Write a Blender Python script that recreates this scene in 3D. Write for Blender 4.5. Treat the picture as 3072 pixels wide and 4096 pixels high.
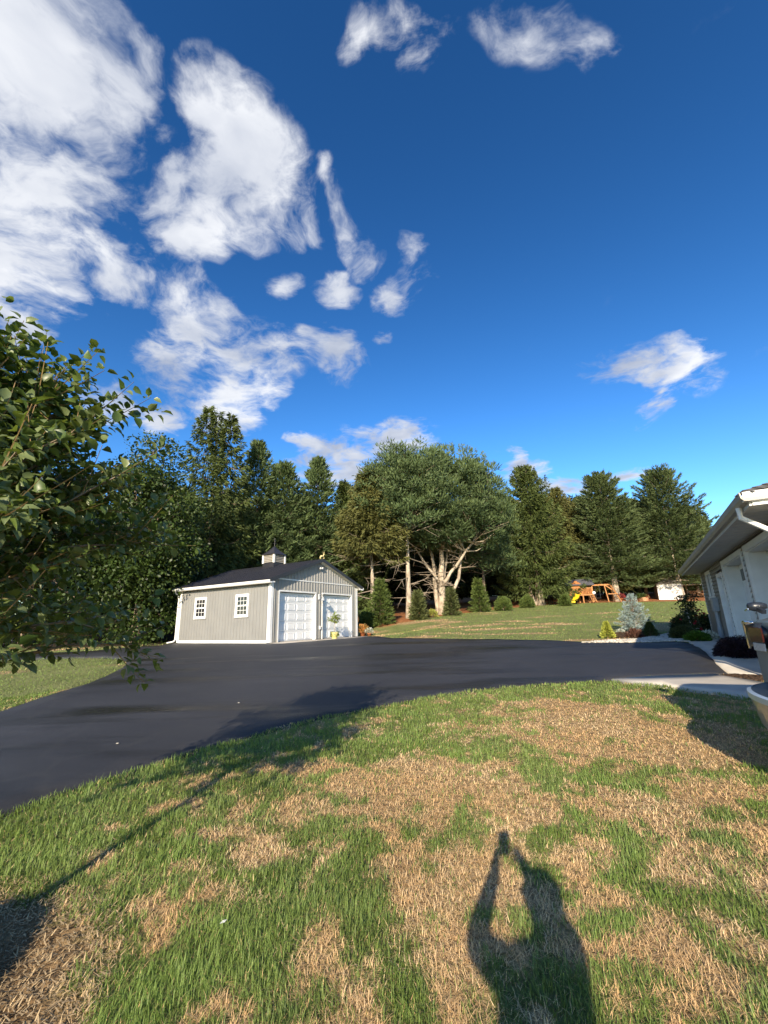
import bpy, bmesh, math, random
import numpy as np
from mathutils import Vector, Matrix
from mathutils.geometry import delaunay_2d_cdt

random.seed(7)
rng = np.random.default_rng(11)
SC = bpy.context.scene
COL = SC.collection
for o in list(bpy.data.objects):
    bpy.data.objects.remove(o)

# ------------------------------------------------------------------ camera
CAMZ = 1.5
FPX, PITCH, ROLL = 1690.0, math.radians(14.6), math.radians(-1.53)
_fw = np.array([0, math.cos(PITCH), math.sin(PITCH)])
_u0 = np.array([0, -math.sin(PITCH), math.cos(PITCH)])
_r0 = np.array([1.0, 0, 0])
_rt = math.cos(ROLL) * _r0 + math.sin(ROLL) * _u0
_up = -math.sin(ROLL) * _r0 + math.cos(ROLL) * _u0
cd = bpy.data.cameras.new('camera')
cd.sensor_fit = 'VERTICAL'; cd.sensor_height = 24.0; cd.lens = 24.0 * FPX / 4096.0
cd.clip_start = 0.02; cd.clip_end = 5000
cam = bpy.data.objects.new('camera', cd); COL.objects.link(cam)
cam.matrix_world = Matrix(((_rt[0], _up[0], -_fw[0], 0), (_rt[1], _up[1], -_fw[1], 0), (_rt[2], _up[2], -_fw[2], CAMZ), (0, 0, 0, 1)))
SC.camera = cam

# ------------------------------------------------------------------ sun, exposure
SUN_EL, SUN_AZ = math.radians(22.2), math.radians(193.1)      # azimuth clockwise from +Y
sd = bpy.data.lights.new('sun', 'SUN'); sd.energy = 5.0; sd.angle = math.radians(0.53); sd.color = (1.0, 0.86, 0.66)
sun = bpy.data.objects.new('sun', sd); COL.objects.link(sun)
_sdir = Vector((math.sin(SUN_AZ) * math.cos(SUN_EL), math.cos(SUN_AZ) * math.cos(SUN_EL), math.sin(SUN_EL)))
sun.rotation_euler = _sdir.to_track_quat('Z', 'Y').to_euler(); sun.location = (-20, -60, 40)
vs = SC.view_settings
vs.view_transform = 'Standard'; vs.look = 'None'; vs.exposure = 0.92; vs.gamma = 1.0; vs.use_curve_mapping = False
SC.cycles.max_bounces = 6; SC.cycles.diffuse_bounces = 3; SC.cycles.glossy_bounces = 3
SC.cycles.transmission_bounces = 4; SC.cycles.transparent_max_bounces = 6
SC.cycles.caustics_reflective = False; SC.cycles.caustics_refractive = False

def pray(px, py):
    return _rt * ((px - 1536) / FPX) + _up * ((2048 - py) / FPX) + _fw

# ------------------------------------------------------------------ sky: Nishita plus a broken cloud layer
W = bpy.data.worlds.new('World'); SC.world = W; W.use_nodes = True
nt = W.node_tree; nt.nodes.clear()
def wn(t, **k):
    n = nt.nodes.new(t)
    for a, b in k.items(): setattr(n, a, b)
    return n
def wl(a, b): nt.links.new(a, b)
def wmath(op, a, b=None, c=None, clamp=False):
    n = wn('ShaderNodeMath', operation=op); n.use_clamp = clamp
    for i, v in enumerate((a, b, c)):
        if v is None: continue
        if isinstance(v, (int, float)): n.inputs[i].default_value = v
        else: wl(v, n.inputs[i])
    return n.outputs[0]
sky = wn('ShaderNodeTexSky', sky_type='NISHITA'); sky.sun_disc = False
sky.sun_elevation = SUN_EL; sky.sun_rotation = SUN_AZ; sky.altitude = 150; sky.air_density = 1.0; sky.dust_density = 0.25; sky.ozone_density = 2.6
hs = wn('ShaderNodeHueSaturation'); hs.inputs['Saturation'].default_value = 1.13; hs.inputs['Hue'].default_value = .500; hs.inputs['Value'].default_value = 1.50
sk1 = wn('ShaderNodeVectorMath', operation='SCALE'); sk1.inputs['Scale'].default_value = .16; wl(sky.outputs[0], sk1.inputs[0])
sk2 = wn('ShaderNodeGamma'); sk2.inputs['Gamma'].default_value = 1.42; wl(sk1.outputs[0], sk2.inputs['Color'])
sk3 = wn('ShaderNodeVectorMath', operation='SCALE'); sk3.inputs['Scale'].default_value = 1 / .16; wl(sk2.outputs[0], sk3.inputs[0])
wl(sk3.outputs[0], hs.inputs['Color'])
tc = wn('ShaderNodeTexCoord'); sp = wn('ShaderNodeSeparateXYZ'); wl(tc.outputs['Generated'], sp.inputs[0])
zc = wmath('ADD', wmath('MAXIMUM', sp.outputs[2], 0.0), 0.12)
cb = wn('ShaderNodeCombineXYZ'); wl(wmath('DIVIDE', sp.outputs[0], zc), cb.inputs[0]); wl(wmath('DIVIDE', sp.outputs[1], zc), cb.inputs[1])
# warp the cloud plane so that outlines stay ragged
n1 = wn('ShaderNodeTexNoise'); n1.inputs['Scale'].default_value = 2.6; n1.inputs['Detail'].default_value = 4; wl(cb.outputs[0], n1.inputs['Vector'])
vm = wn('ShaderNodeVectorMath', operation='SUBTRACT'); wl(n1.outputs['Color'], vm.inputs[0]); vm.inputs[1].default_value = (.5, .5, .5)
vs2 = wn('ShaderNodeVectorMath', operation='SCALE'); wl(vm.outputs[0], vs2.inputs[0]); vs2.inputs['Scale'].default_value = 0.30
va = wn('ShaderNodeVectorMath', operation='ADD'); wl(cb.outputs[0], va.inputs[0]); wl(vs2.outputs[0], va.inputs[1])
def cuv(px, py):
    d = pray(px, py); d = d / np.linalg.norm(d); z = max(d[2], 0) + .12
    return np.array([d[0] / z, d[1] / z])
CLOUDS = [  # px, py, half width, half height, turn (deg), amount
 (60, 250, 400, 560, 0, 1.12), (130, 780, 420, 450, 0, 1.08), (350, 1060, 380, 230, 20, .92), (40, 1080, 460, 300, 10, 1.1),
 (330, 250, 200, 300, -25, 0.98), (790, 420, 270, 260, -20, 0.95), (950, 690, 270, 380, -25, 1.05), (640, 830, 130, 290, -10, 0.95), (790, 970, 180, 180, 0, 0.98), (1090, 830, 130, 170, 0, 0.77),
 (480, 130, 110, 170, -30, 0.79), (560, 500, 120, 130, 0, 0.62), (770, 1200, 150, 120, 0, 0.9), (830, 1330, 220, 170, 10, 1.0), (1000, 1440, 240, 150, 0, 1.0), (740, 1500, 220, 160, 15, 1.0), (960, 1570, 190, 110, 0, 1.0), (910, 1670, 180, 100, 0, 0.95), (650, 1690, 140, 80, 0, 0.9),
 (1090, 1580, 80, 100, 0, 0.87), (1320, 1110, 120, 100, 25, 0.95), (1210, 830, 90, 130, -20, 0.83), (1380, 900, 80, 170, -20, 0.75), (1115, 1140, 80, 90, 0, 0.77), (1590, 1170, 130, 110, 0, 0.85), (1630, 1010, 80, 100, 20, 0.72), (1330, 1440, 180, 110, 20, 0.98), (1250, 1330, 90, 70, 0, 0.77), (1515, 1390, 90, 50, -15, 0.77), (1290, 730, 60, 90, -15, 0.69), (960, 1250, 80, 70, 0, 0.72), (1450, 1040, 80, 70, 0, 0.67),
 (1440, 1810, 330, 110, -10, 1.1), (1560, 1740, 150, 90, -20, 1.13), (1400, 1900, 260, 80, 0, 1.05), (1230, 1780, 130, 40, 15, 0.92),
 (2590, 1500, 280, 130, 5, 0.9), (2720, 1430, 150, 120, -30, 0.87), (2560, 1620, 90, 120, 10, 0.89),
 (1650, 60, 260, 190, 10, .66), (1720, 220, 140, 160, 0, .66), (2120, 60, 230, 200, -25, .66), (2270, 190, 200, 150, -30, .56), (1430, 60, 140, 200, 10, .66),
 (2280, 1955, 190, 40, -3, 1.04), (2480, 1905, 160, 30, -8, 1.0), (2050, 1855, 55, 80, 20, 1.07), (2110, 1905, 110, 60, 0, 1.04), (100, 1330, 160, 130, 0, 0.97), (420, 1620, 160, 90, 0, 0.79)]
field = None
def addblob(cx, cy, rot, sx, sy, amp):
    global field
    mp = wn('ShaderNodeMapping', vector_type='TEXTURE')
    mp.inputs['Location'].default_value = (cx, cy, 0); mp.inputs['Rotation'].default_value = (0, 0, rot); mp.inputs['Scale'].default_value = (sx, sy, 1)
    wl(va.outputs[0], mp.inputs['Vector'])
    g = wn('ShaderNodeTexGradient', gradient_type='SPHERICAL'); wl(mp.outputs[0], g.inputs[0])
    v = wmath('MULTIPLY', wmath('POWER', g.outputs['Fac'], .62), amp * (.88 if amp > .9 else .93))
    field = v if field is None else wmath('SMOOTH_MAX', field, v, .15)
for (px, py, hw, hh, tr, am) in CLOUDS:
    c = cuv(px, py); t = math.radians(tr)
    ex = cuv(px + 5 * math.cos(t), py + 5 * math.sin(t)) - cuv(px - 5 * math.cos(t), py - 5 * math.sin(t))
    ey = cuv(px - 5 * math.sin(t), py + 5 * math.cos(t)) - cuv(px + 5 * math.sin(t), py - 5 * math.cos(t))
    J = np.c_[ex * hw / 10, ey * hh / 10] * 1.12
    Uu, Ss, _ = np.linalg.svd(J)
    addblob(c[0], c[1], math.atan2(Uu[1, 0], Uu[0, 0]), Ss[0], Ss[1], am)
for (cx, cy, rr, sx, sy, am) in [(-2.2, -.6, .3, 1.2, .7, 1.), (1.6, -1.2, .8, .9, .5, .9), (-.6, -2.0, .2, 1.4, .6, 1.), (6.5, -.8, 1., 1.3, .6, .9), (-5., 2., .3, 1.6, .8, 1.), (2.2, -3.6, .5, 1.6, .7, .9), (-3.6, -3.4, .2, 1.5, .9, 1.)]:
    addblob(cx, cy, rr, sx, sy, am)
n2 = wn('ShaderNodeTexNoise'); n2.inputs['Scale'].default_value = 4.6; n2.inputs['Detail'].default_value = 6; n2.inputs['Roughness'].default_value = .58; n2.inputs['Lacunarity'].default_value = 2.2; wl(va.outputs[0], n2.inputs['Vector'])
n4 = wn('ShaderNodeTexNoise'); n4.inputs['Scale'].default_value = 15; n4.inputs['Detail'].default_value = 5; n4.inputs['Roughness'].default_value = .6; wl(va.outputs[0], n4.inputs['Vector'])
fine = wmath('MULTIPLY', wmath('SUBTRACT', n4.outputs['Fac'], .5), .95)
gate = wmath('MULTIPLY', field, 3.0, clamp=True)
field = wmath('ADD', field, wmath('MULTIPLY', fine, gate))
fv = wmath('ADD', field, wmath('MULTIPLY', wmath('MULTIPLY', wmath('SUBTRACT', n2.outputs['Fac'], .5), 2.1), gate))
mr = wn('ShaderNodeMapRange', interpolation_type='SMOOTHSTEP'); mr.inputs['From Min'].default_value = .22; mr.inputs['From Max'].default_value = .92; wl(fv, mr.inputs['Value'])
n3 = wn('ShaderNodeTexNoise'); n3.inputs['Scale'].default_value = 3.1; n3.inputs['Detail'].default_value = 6; n3.inputs['Roughness'].default_value = .5
mo = wn('ShaderNodeVectorMath', operation='ADD'); wl(va.outputs[0], mo.inputs[0]); mo.inputs[1].default_value = (7.3, 2.1, 4.); wl(mo.outputs[0], n3.inputs['Vector'])
mr2 = wn('ShaderNodeMapRange'); mr2.inputs['From Min'].default_value = .36; mr2.inputs['From Max'].default_value = .64; wl(n3.outputs['Fac'], mr2.inputs['Value'])
cc = wn('ShaderNodeMixRGB'); cc.inputs[1].default_value = (2.5, 2.8, 3.5, 1); cc.inputs[2].default_value = (5.3, 5.4, 5.6, 1); wl(mr2.outputs[0], cc.inputs[0])
mx = wn('ShaderNodeMixRGB'); wl(wmath('MULTIPLY', mr.outputs[0], .96), mx.inputs[0]); wl(hs.outputs[0], mx.inputs[1]); wl(cc.outputs[0], mx.inputs[2])
bg = wn('ShaderNodeBackground'); bg.inputs['Strength'].default_value = 0.10; wl(mx.outputs[0], bg.inputs['Color'])
wo = wn('ShaderNodeOutputWorld'); wl(bg.outputs[0], wo.inputs['Surface'])
W.cycles.sampling_method = 'MANUAL'; W.cycles.sample_map_resolution = 512

# ------------------------------------------------------------------ helpers
def tag(o, label=None, cat=None, group=None, kind=None):
    for k, v in (('label', label), ('category', cat), ('group', group), ('kind', kind)):
        if v: o[k] = v
    return o
def empty(name, loc=(0, 0, 0), rz=0.0, label=None, cat=None, group=None):
    o = bpy.data.objects.new(name, None); COL.objects.link(o); o.location = loc; o.rotation_euler = (0, 0, rz); o.empty_display_size = .2
    return tag(o, label, cat, group)
def link(name, me, mat=None, parent=None, smooth=False):
    o = bpy.data.objects.new(name, me); COL.objects.link(o)
    if mat is not None and len(me.materials) == 0: me.materials.append(mat)
    if parent is not None: o.parent = parent
    if smooth: me.polygons.foreach_set('use_smooth', np.ones(len(me.polygons), bool))
    return o
def npmesh(name, V, Fc, n, attr=None):
    """V (k,3) float, Fc (m,n) int faces of n corners"""
    me = bpy.data.meshes.new(name); V = np.asarray(V, np.float32); Fc = np.asarray(Fc, np.int32)
    me.vertices.add(len(V)); me.vertices.foreach_set('co', V.ravel())
    me.loops.add(Fc.size); me.loops.foreach_set('vertex_index', Fc.ravel())
    me.polygons.add(len(Fc)); me.polygons.foreach_set('loop_start', np.arange(0, Fc.size, n, dtype=np.int32))
    me.update(calc_edges=True)
    if attr is not None:
        for k, a in attr.items():
            at = me.attributes.new(k, 'FLOAT', 'POINT'); at.data.foreach_set('value', np.asarray(a, np.float32))
    return me
def meshmix(name, V, faces):
    me = bpy.data.meshes.new(name); me.from_pydata([tuple(map(float, v)) for v in V], [], faces); me.update(); return me

class MB:
    def __init__(s): s.v = []; s.f = []
    def quad(s, *p):
        b = len(s.v); s.v += [tuple(map(float, q)) for q in p]; s.f.append(tuple(range(b, b + len(p)))); return s
    def box(s, x0, x1, y0, y1, z0, z1):
        b = len(s.v)
        s.v += [(x0, y0, z0), (x1, y0, z0), (x1, y1, z0), (x0, y1, z0), (x0, y0, z1), (x1, y0, z1), (x1, y1, z1), (x0, y1, z1)]
        s.f += [tuple(b + i for i in q) for q in ((0, 3, 2, 1), (4, 5, 6, 7), (0, 1, 5, 4), (1, 2, 6, 5), (2, 3, 7, 6), (3, 0, 4, 7))]
        return s
    def bar(s, a, b, w, h=None, up=(0, 0, 1)):
        h = w if h is None else h
        a = np.array(a, float); b = np.array(b, float); d = b - a; d /= np.linalg.norm(d)
        u = np.array(up, float); x = np.cross(d, u)
        if np.linalg.norm(x) < 1e-4: x = np.cross(d, (1, 0, 0))
        x /= np.linalg.norm(x); y = np.cross(x, d)
        k = len(s.v)
        for P in (a, b):
            for i, j in ((-1, -1), (1, -1), (1, 1), (-1, 1)): s.v.append(tuple(P + x * i * w / 2 + y * j * h / 2))
        s.f += [tuple(k + i for i in q) for q in ((3, 2, 1, 0), (4, 5, 6, 7), (0, 1, 5, 4), (1, 2, 6, 5), (2, 3, 7, 6), (3, 0, 4, 7))]
        return s
    def tube(s, pts, rad, n=8, cap=True):
        pts = np.array(pts, float); m = len(pts)
        rad = np.full(m, rad) if np.isscalar(rad) else np.array(rad, float)
        k = len(s.v); x = None
        for i in range(m):
            t = pts[min(i + 1, m - 1)] - pts[max(i - 1, 0)]; t = t / (np.linalg.norm(t) + 1e-9)
            if x is None:
                x = np.cross(t, (0, 0, 1.0)) if abs(t[2]) < .9 else np.cross(t, (0, 1.0, 0))
            x = x - t * (x @ t); x /= np.linalg.norm(x) + 1e-9; y = np.cross(t, x)
            for j in range(n):
                a = 2 * math.pi * j / n; s.v.append(tuple(pts[i] + rad[i] * (math.cos(a) * x + math.sin(a) * y)))
        for i in range(m - 1):
            for j in range(n):
                a = k + i * n + j; b = k + i * n + (j + 1) % n; s.f.append((a, b, b + n, a + n))
        if cap:
            s.f.append(tuple(k + j for j in reversed(range(n)))); s.f.append(tuple(k + (m - 1) * n + j for j in range(n)))
        return s
    def lathe(s, prof, n=16, c=(0, 0, 0)):
        k = len(s.v); m = len(prof)
        for r, z in prof:
            for j in range(n):
                a = 2 * math.pi * j / n; s.v.append((c[0] + r * math.cos(a), c[1] + r * math.sin(a), c[2] + z))
        for i in range(m - 1):
            for j in range(n):
                a = k + i * n + j; b = k + i * n + (j + 1) % n; s.f.append((a, b, b + n, a + n))
        s.f.append(tuple(k + j for j in reversed(range(n)))); s.f.append(tuple(k + (m - 1) * n + j for j in range(n)))
        return s
    def prism(s, poly, axis, lo, hi):
        """2-D polygon extruded along axis ('x','y','z'); polygon counter-clockwise in the other two axes (yz, xz, xy)"""
        k = len(s.v); n = len(poly)
        for w in (lo, hi):
            for a, b in poly: s.v.append({'x': (w, a, b), 'y': (a, w, b), 'z': (a, b, w)}[axis])
        s.f.append(tuple(k + i for i in reversed(range(n)))); s.f.append(tuple(k + n + i for i in range(n)))
        for i in range(n):
            j = (i + 1) % n; s.f.append((k + i, k + j, k + n + j, k + n + i))
        return s
    def mesh(s, name, bevel=0.0):
        me = bpy.data.meshes.new(name); me.from_pydata(s.v, [], s.f); me.update()
        bm = bmesh.new(); bm.from_mesh(me); bmesh.ops.recalc_face_normals(bm, faces=bm.faces)
        if bevel > 0:
            bmesh.ops.bevel(bm, geom=list(bm.edges), offset=bevel, segments=1, affect='EDGES', clamp_overlap=True)
        bm.to_mesh(me); bm.free(); return me
    def obj(s, name, mat, parent=None, smooth=False, bevel=0.0):
        return link(name, s.mesh(name, bevel), mat, parent, smooth)

# ------------------------------------------------------------------ materials
MATS = {}
def mat(name, c1, c2=None, scale=4.0, rough=.6, spec=.3, bump=0.0, bscale=None, metal=0.0, detail=5, stretch=None, lo=.35, hi=.65, coat=0.0, rough2=None):
    m = bpy.data.materials.new(name); m.use_nodes = True; t = m.node_tree; b = t.nodes['Principled BSDF']
    b.inputs['Roughness'].default_value = rough; b.inputs['Metallic'].default_value = metal
    b.inputs['Specular IOR Level'].default_value = spec; b.inputs['Coat Weight'].default_value = coat
    b.inputs['Base Color'].default_value = (*c1, 1)
    if c2 is not None or bump > 0:
        co = t.nodes.new('ShaderNodeTexCoord'); vec = co.outputs['Object']
        if stretch:
            mp = t.nodes.new('ShaderNodeMapping'); mp.inputs['Scale'].default_value = stretch; t.links.new(vec, mp.inputs[0]); vec = mp.outputs[0]
    if c2 is not None:
        n = t.nodes.new('ShaderNodeTexNoise'); n.inputs['Scale'].default_value = scale; n.inputs['Detail'].default_value = detail; t.links.new(vec, n.inputs['Vector'])
        r = t.nodes.new('ShaderNodeMapRange'); r.inputs['From Min'].default_value = lo; r.inputs['From Max'].default_value = hi; t.links.new(n.outputs['Fac'], r.inputs['Value'])
        x = t.nodes.new('ShaderNodeMixRGB'); x.inputs[1].default_value = (*c1, 1); x.inputs[2].default_value = (*c2, 1)
        t.links.new(r.outputs[0], x.inputs[0]); t.links.new(x.outputs[0], b.inputs['Base Color'])
        if rough2 is not None:
            rr = t.nodes.new('ShaderNodeMapRange'); rr.inputs['To Min'].default_value = rough; rr.inputs['To Max'].default_value = rough2
            t.links.new(r.outputs[0], rr.inputs['Value']); t.links.new(rr.outputs[0], b.inputs['Roughness'])
    if bump > 0:
        n2 = t.nodes.new('ShaderNodeTexNoise'); n2.inputs['Scale'].default_value = bscale or scale * 4; n2.inputs['Detail'].default_value = 6; t.links.new(vec, n2.inputs['Vector'])
        bp = t.nodes.new('ShaderNodeBump'); bp.inputs['Strength'].default_value = bump; bp.inputs['Distance'].default_value = .02
        t.links.new(n2.outputs['Fac'], bp.inputs['Height']); t.links.new(bp.outputs[0], b.inputs['Normal'])
    MATS[name] = m; return m
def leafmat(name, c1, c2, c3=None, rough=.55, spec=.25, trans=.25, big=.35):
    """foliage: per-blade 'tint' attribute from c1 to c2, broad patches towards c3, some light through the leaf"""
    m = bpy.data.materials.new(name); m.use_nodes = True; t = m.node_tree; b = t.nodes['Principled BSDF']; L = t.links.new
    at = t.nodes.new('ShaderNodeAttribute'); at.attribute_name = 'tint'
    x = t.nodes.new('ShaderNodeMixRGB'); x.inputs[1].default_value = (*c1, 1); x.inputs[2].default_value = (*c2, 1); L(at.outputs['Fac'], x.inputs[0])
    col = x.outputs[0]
    if c3 is not None:
        co = t.nodes.new('ShaderNodeTexCoord'); n = t.nodes.new('ShaderNodeTexNoise'); n.inputs['Scale'].default_value = big; n.inputs['Detail'].default_value = 3; L(co.outputs['Object'], n.inputs['Vector'])
        r = t.nodes.new('ShaderNodeMapRange'); r.inputs['From Min'].default_value = .4; r.inputs['From Max'].default_value = .65; L(n.outputs['Fac'], r.inputs['Value'])
        y = t.nodes.new('ShaderNodeMixRGB'); L(r.outputs[0], y.inputs[0]); L(col, y.inputs[1]); y.inputs[2].default_value = (*c3, 1); col = y.outputs[0]
    L(col, b.inputs['Base Color']); b.inputs['Roughness'].default_value = rough; b.inputs['Specular IOR Level'].default_value = spec
    if trans > 0:
        tr = t.nodes.new('ShaderNodeBsdfTranslucent'); g = t.nodes.new('ShaderNodeMixRGB'); g.blend_type = 'MULTIPLY'; g.inputs[0].default_value = 1; L(col, g.inputs[1]); g.inputs[2].default_value = (1.3, 1.25, .5, 1)
        L(g.outputs[0], tr.inputs['Color'])
        ms = t.nodes.new('ShaderNodeMixShader'); ms.inputs[0].default_value = trans; L(b.outputs[0], ms.inputs[1]); L(tr.outputs[0], ms.inputs[2])
        L(ms.outputs[0], t.nodes['Material Output'].inputs['Surface'])
    MATS[name] = m; return m

WHITE = mat('white_trim', (.78, .77, .74), (.70, .69, .66), 3, .45, .4)
TAUPE = mat('taupe_metal_siding', (.226, .222, .210), (.208, .204, .193), 1.5, .38, .5)
TAUPE2 = mat('vinyl_siding', (.30, .275, .235), (.26, .24, .205), 2.2, .6, .3, .05, 30)
BLACKROOF = mat('black_metal_roof', (.022, .022, .026), (.030, .029, .033), 2, .42, .4)
DOORW = mat('white_door', (.74, .74, .73), (.69, .69, .68), 2, .4, .4)
GLASSDK = mat('window_glass', (.012, .014, .018), (.035, .035, .035), 1.2, .04, .6)
CONC = mat('concrete', (.50, .455, .385), (.40, .365, .31), 1.7, .85, .2, .15, 60)
SLAB = mat('slab_edge', (.55, .52, .46), (.45, .42, .37), 3, .8, .2, .1, 40)
BRASS = mat('gold_paint', (.72, .55, .22), (.80, .68, .38), 12, .4, .4)
DARKM = mat('dark_metal', (.02, .02, .022), None, rough=.4, spec=.5)
GREYM = mat('grey_metal', (.32, .34, .36), (.27, .29, .31), 4, .4, .4)
CHROME = mat('chrome', (.75, .77, .80), None, rough=.08, metal=1.0)
SOFFIT = mat('soffit', (.62, .60, .56), (.56, .54, .50), 3, .6, .3)
SHINGLE = mat('shingle', (.085, .078, .072), (.13, .12, .11), 14, .9, .2, .4, 60)
CEDAR = mat('cedar_wood', (.40, .165, .055), (.30, .115, .035), 5, .7, .2, .2, 30, stretch=(6, 6, 1))
CEDAR2 = mat('cedar_post', (.44, .21, .085), (.35, .155, .055), 5, .7, .2, .2, 30)
YELLOW = mat('yellow_plastic', (.80, .60, .02), (.72, .50, .02), 3, .35, .4)
TERRA = mat('terracotta', (.48, .17, .07), (.40, .13, .05), 8, .8, .2)
CREAMPOT = mat('cream_pot', (.62, .55, .24), (.50, .46, .16), 9, .5, .3)
BARK = mat('bark', (.26, .20, .145), (.115, .085, .062), 7, .9, .15, .8, 14, stretch=(1, 1, .3))
BARKL = mat('bark_light', (.48, .405, .31), (.23, .18, .13), 5, .9, .15, .8, 10, stretch=(1, 1, .4))
TWIG = mat('dead_twig', (.30, .245, .185), (.20, .16, .12), 6, .9, .1)
PEARBARK = mat('pear_bark', (.16, .115, .075), (.24, .19, .14), 25, .8, .2, .3, 60, stretch=(1, 1, .4))
STEMRED = mat('pear_stem', (.22, .14, .07), (.30, .22, .10), 30, .6, .3)

# ------------------------------------------------------------------ smooth noise in numpy
def _hash(i, j, s):
    h = (i.astype(np.int64) * 374761393 + j.astype(np.int64) * 668265263 + s * 974711) & 0xffffffff
    h = ((h ^ (h >> 13)) * 1274126177) & 0xffffffff
    return ((h ^ (h >> 16)) & 0xffff) / 65535.0
def vnoise(x, y, s=0):
    i = np.floor(x); j = np.floor(y); fx = x - i; fy = y - j; fx = fx * fx * (3 - 2 * fx); fy = fy * fy * (3 - 2 * fy)
    i = i.astype(np.int64); j = j.astype(np.int64)
    return (_hash(i, j, s) * (1 - fx) + _hash(i + 1, j, s) * fx) * (1 - fy) + (_hash(i, j + 1, s) * (1 - fx) + _hash(i + 1, j + 1, s) * fx) * fy
def fbm(x, y, s=0, o=4):
    v = 0; a = .5; t = 0
    for k in range(o):
        v = v + a * vnoise(x * 2 ** k + 17.3 * k, y * 2 ** k - 9.1 * k, s + k); t += a; a *= .5
    return v / t
def sstep(a, b, x):
    t = np.clip((x - a) / (b - a), 0, 1); return t * t * (3 - 2 * t)

# ------------------------------------------------------------------ terrain
GYAW = .542
GA = np.array([-5.644, 20.999, CAMZ - .8137]); GD = np.array([math.sin(GYAW), math.cos(GYAW)]); GL = np.array([-math.cos(GYAW), math.sin(GYAW)])
GW, GLEN, GH = 7.32, 7.22, 2.96
HTH = math.radians(30.5)
HC = np.array([13.52, 18.31, CAMZ - .80]); HS = np.array([-math.sin(HTH), -math.cos(HTH)]); HN = np.array([math.cos(HTH), -math.sin(HTH)])   # along wall to viewer, into house
def rectdist(u, v, u0, u1, v0, v1):
    du = np.maximum(np.maximum(u0 - u, u - u1), 0); dv = np.maximum(np.maximum(v0 - v, v - v1), 0); return np.hypot(du, dv)
MOUND = (-2.12, 1.92)
def gz(x, y):
    x = np.asarray(x, float); y = np.asarray(y, float)
    yy = np.clip(y, -40, 70)
    z = .035 * yy + .00045 * yy * yy * (yy > 0) + np.where(y > 70, 3.2 * (1 - np.exp(-np.maximum(y - 70, 0) * .030)), 0)
    z = z - .022 * np.logaddexp(0, (-x - 4) * 1.2) / 1.2 * np.clip(1 - (y - 60) / 120, 0, 1) * (np.abs(x) < 90) - .022 * 86 * (x <= -90) * np.clip(1 - (y - 60) / 120, 0, 1)
    u = (x - GA[0]) * GD[0] + (y - GA[1]) * GD[1]; v = (x - GA[0]) * GL[0] + (y - GA[1]) * GL[1]
    w = 1 - sstep(.4, 7, rectdist(u, v, 0, GW, 0, GLEN)); z = z * (1 - w) + (GA[2] - .03) * w
    s = (x - HC[0]) * HS[0] + (y - HC[1]) * HS[1]; t = (x - HC[0]) * HN[0] + (y - HC[1]) * HN[1]
    w = 1 - sstep(.4, 4.5, rectdist(s, t, -1, 7, 0, 9)); z = z * (1 - w) + (HC[2] - .06) * w
    return z
def lawnbump(x, y):
    x = np.asarray(x, float); y = np.asarray(y, float)
    near = np.clip((14 - np.hypot(x, y)) / 6, 0, 1)
    b = (fbm(x * 2.2, y * 2.2, 5, 3) - .5) * .05 * near
    r = np.hypot(x - MOUND[0], y - MOUND[1]) + (fbm(x * 4, y * 4, 9, 2) - .5) * .10
    return b + .33 * (1 - sstep(.10, .52, r))
def ground(px, py, zoff=0.0):
    d = pray(px, py); t = np.concatenate([np.linspace(.5, 60, 6000), np.linspace(60.1, 200, 2000)])
    P = d[None] * t[:, None]; P[:, 2] += CAMZ
    s = P[:, 2] - gz(P[:, 0], P[:, 1]) - zoff; i = int(np.argmax(s < 0))
    if s[i] >= 0: i = len(t) - 1
    a = s[i - 1] / (s[i - 1] - s[i]); return P[i - 1] * (1 - a) + P[i] * a
def at_depth(px, py, Y):
    d = pray(px, py); P = d * (Y / d[1]); P[2] += CAMZ; return P
def gpt(px, Y, py=2450):
    """ground point under pixel column px at depth Y"""
    P = at_depth(px, py, Y); P[2] = float(gz(P[0], P[1])); return P

# ================================================================== ground sheet, paving, lawn
def polyg(pxs): return np.array([ground(*p)[:2] for p in pxs])
def inpoly(x, y, poly):
    x = np.asarray(x); y = np.asarray(y); r = np.zeros(x.shape, bool); n = len(poly); j = n - 1
    for i in range(n):
        xi, yi = poly[i]; xj, yj = poly[j]
        c = ((yi > y) != (yj > y)) & (x < (xj - xi) * (y - yi) / (yj - yi + 1e-12) + xi); r ^= c; j = i
    return r
def polydist(x, y, line):
    x = np.asarray(x, float); y = np.asarray(y, float); d = np.full(x.shape, 1e9)
    for a, b in zip(line[:-1], line[1:]):
        e = b - a; t = np.clip(((x - a[0]) * e[0] + (y - a[1]) * e[1]) / (e @ e + 1e-12), 0, 1)
        d = np.minimum(d, np.hypot(x - a[0] - t * e[0], y - a[1] - t * e[1]))
    return d
def gloc(u, v): return GA[:2] + GD * u + GL * v
def hloc(s, t): return HC[:2] + HS * s + HN * t
near_px = [(-900, 3620), (-300, 3370), (0, 3262), (200, 3190), (450, 3112), (800, 3002), (1100, 2920), (1280, 2872), (1500, 2832), (1700, 2792), (1950, 2757), (2200, 2737), (2440, 2722)]
NEAR = polyg(near_px)
walktop = polyg([(2600, 2709), (2860, 2701), (2923, 2700)])
farE = polyg([(2754, 2573), (2700, 2568), (2560, 2573), (2380, 2571), (2200, 2562), (2000, 2558), (1800, 2556), (1560, 2553), (1490, 2546)])
garE = np.array([gloc(7.9, -.3), gloc(7.5, -.95), gloc(-.1, -1.0), gloc(-.02, .05), gloc(-.02, 7.35)])
backL = polyg([(640, 2583), (370, 2604), (200, 2612), (-250, 2622)])
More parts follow.
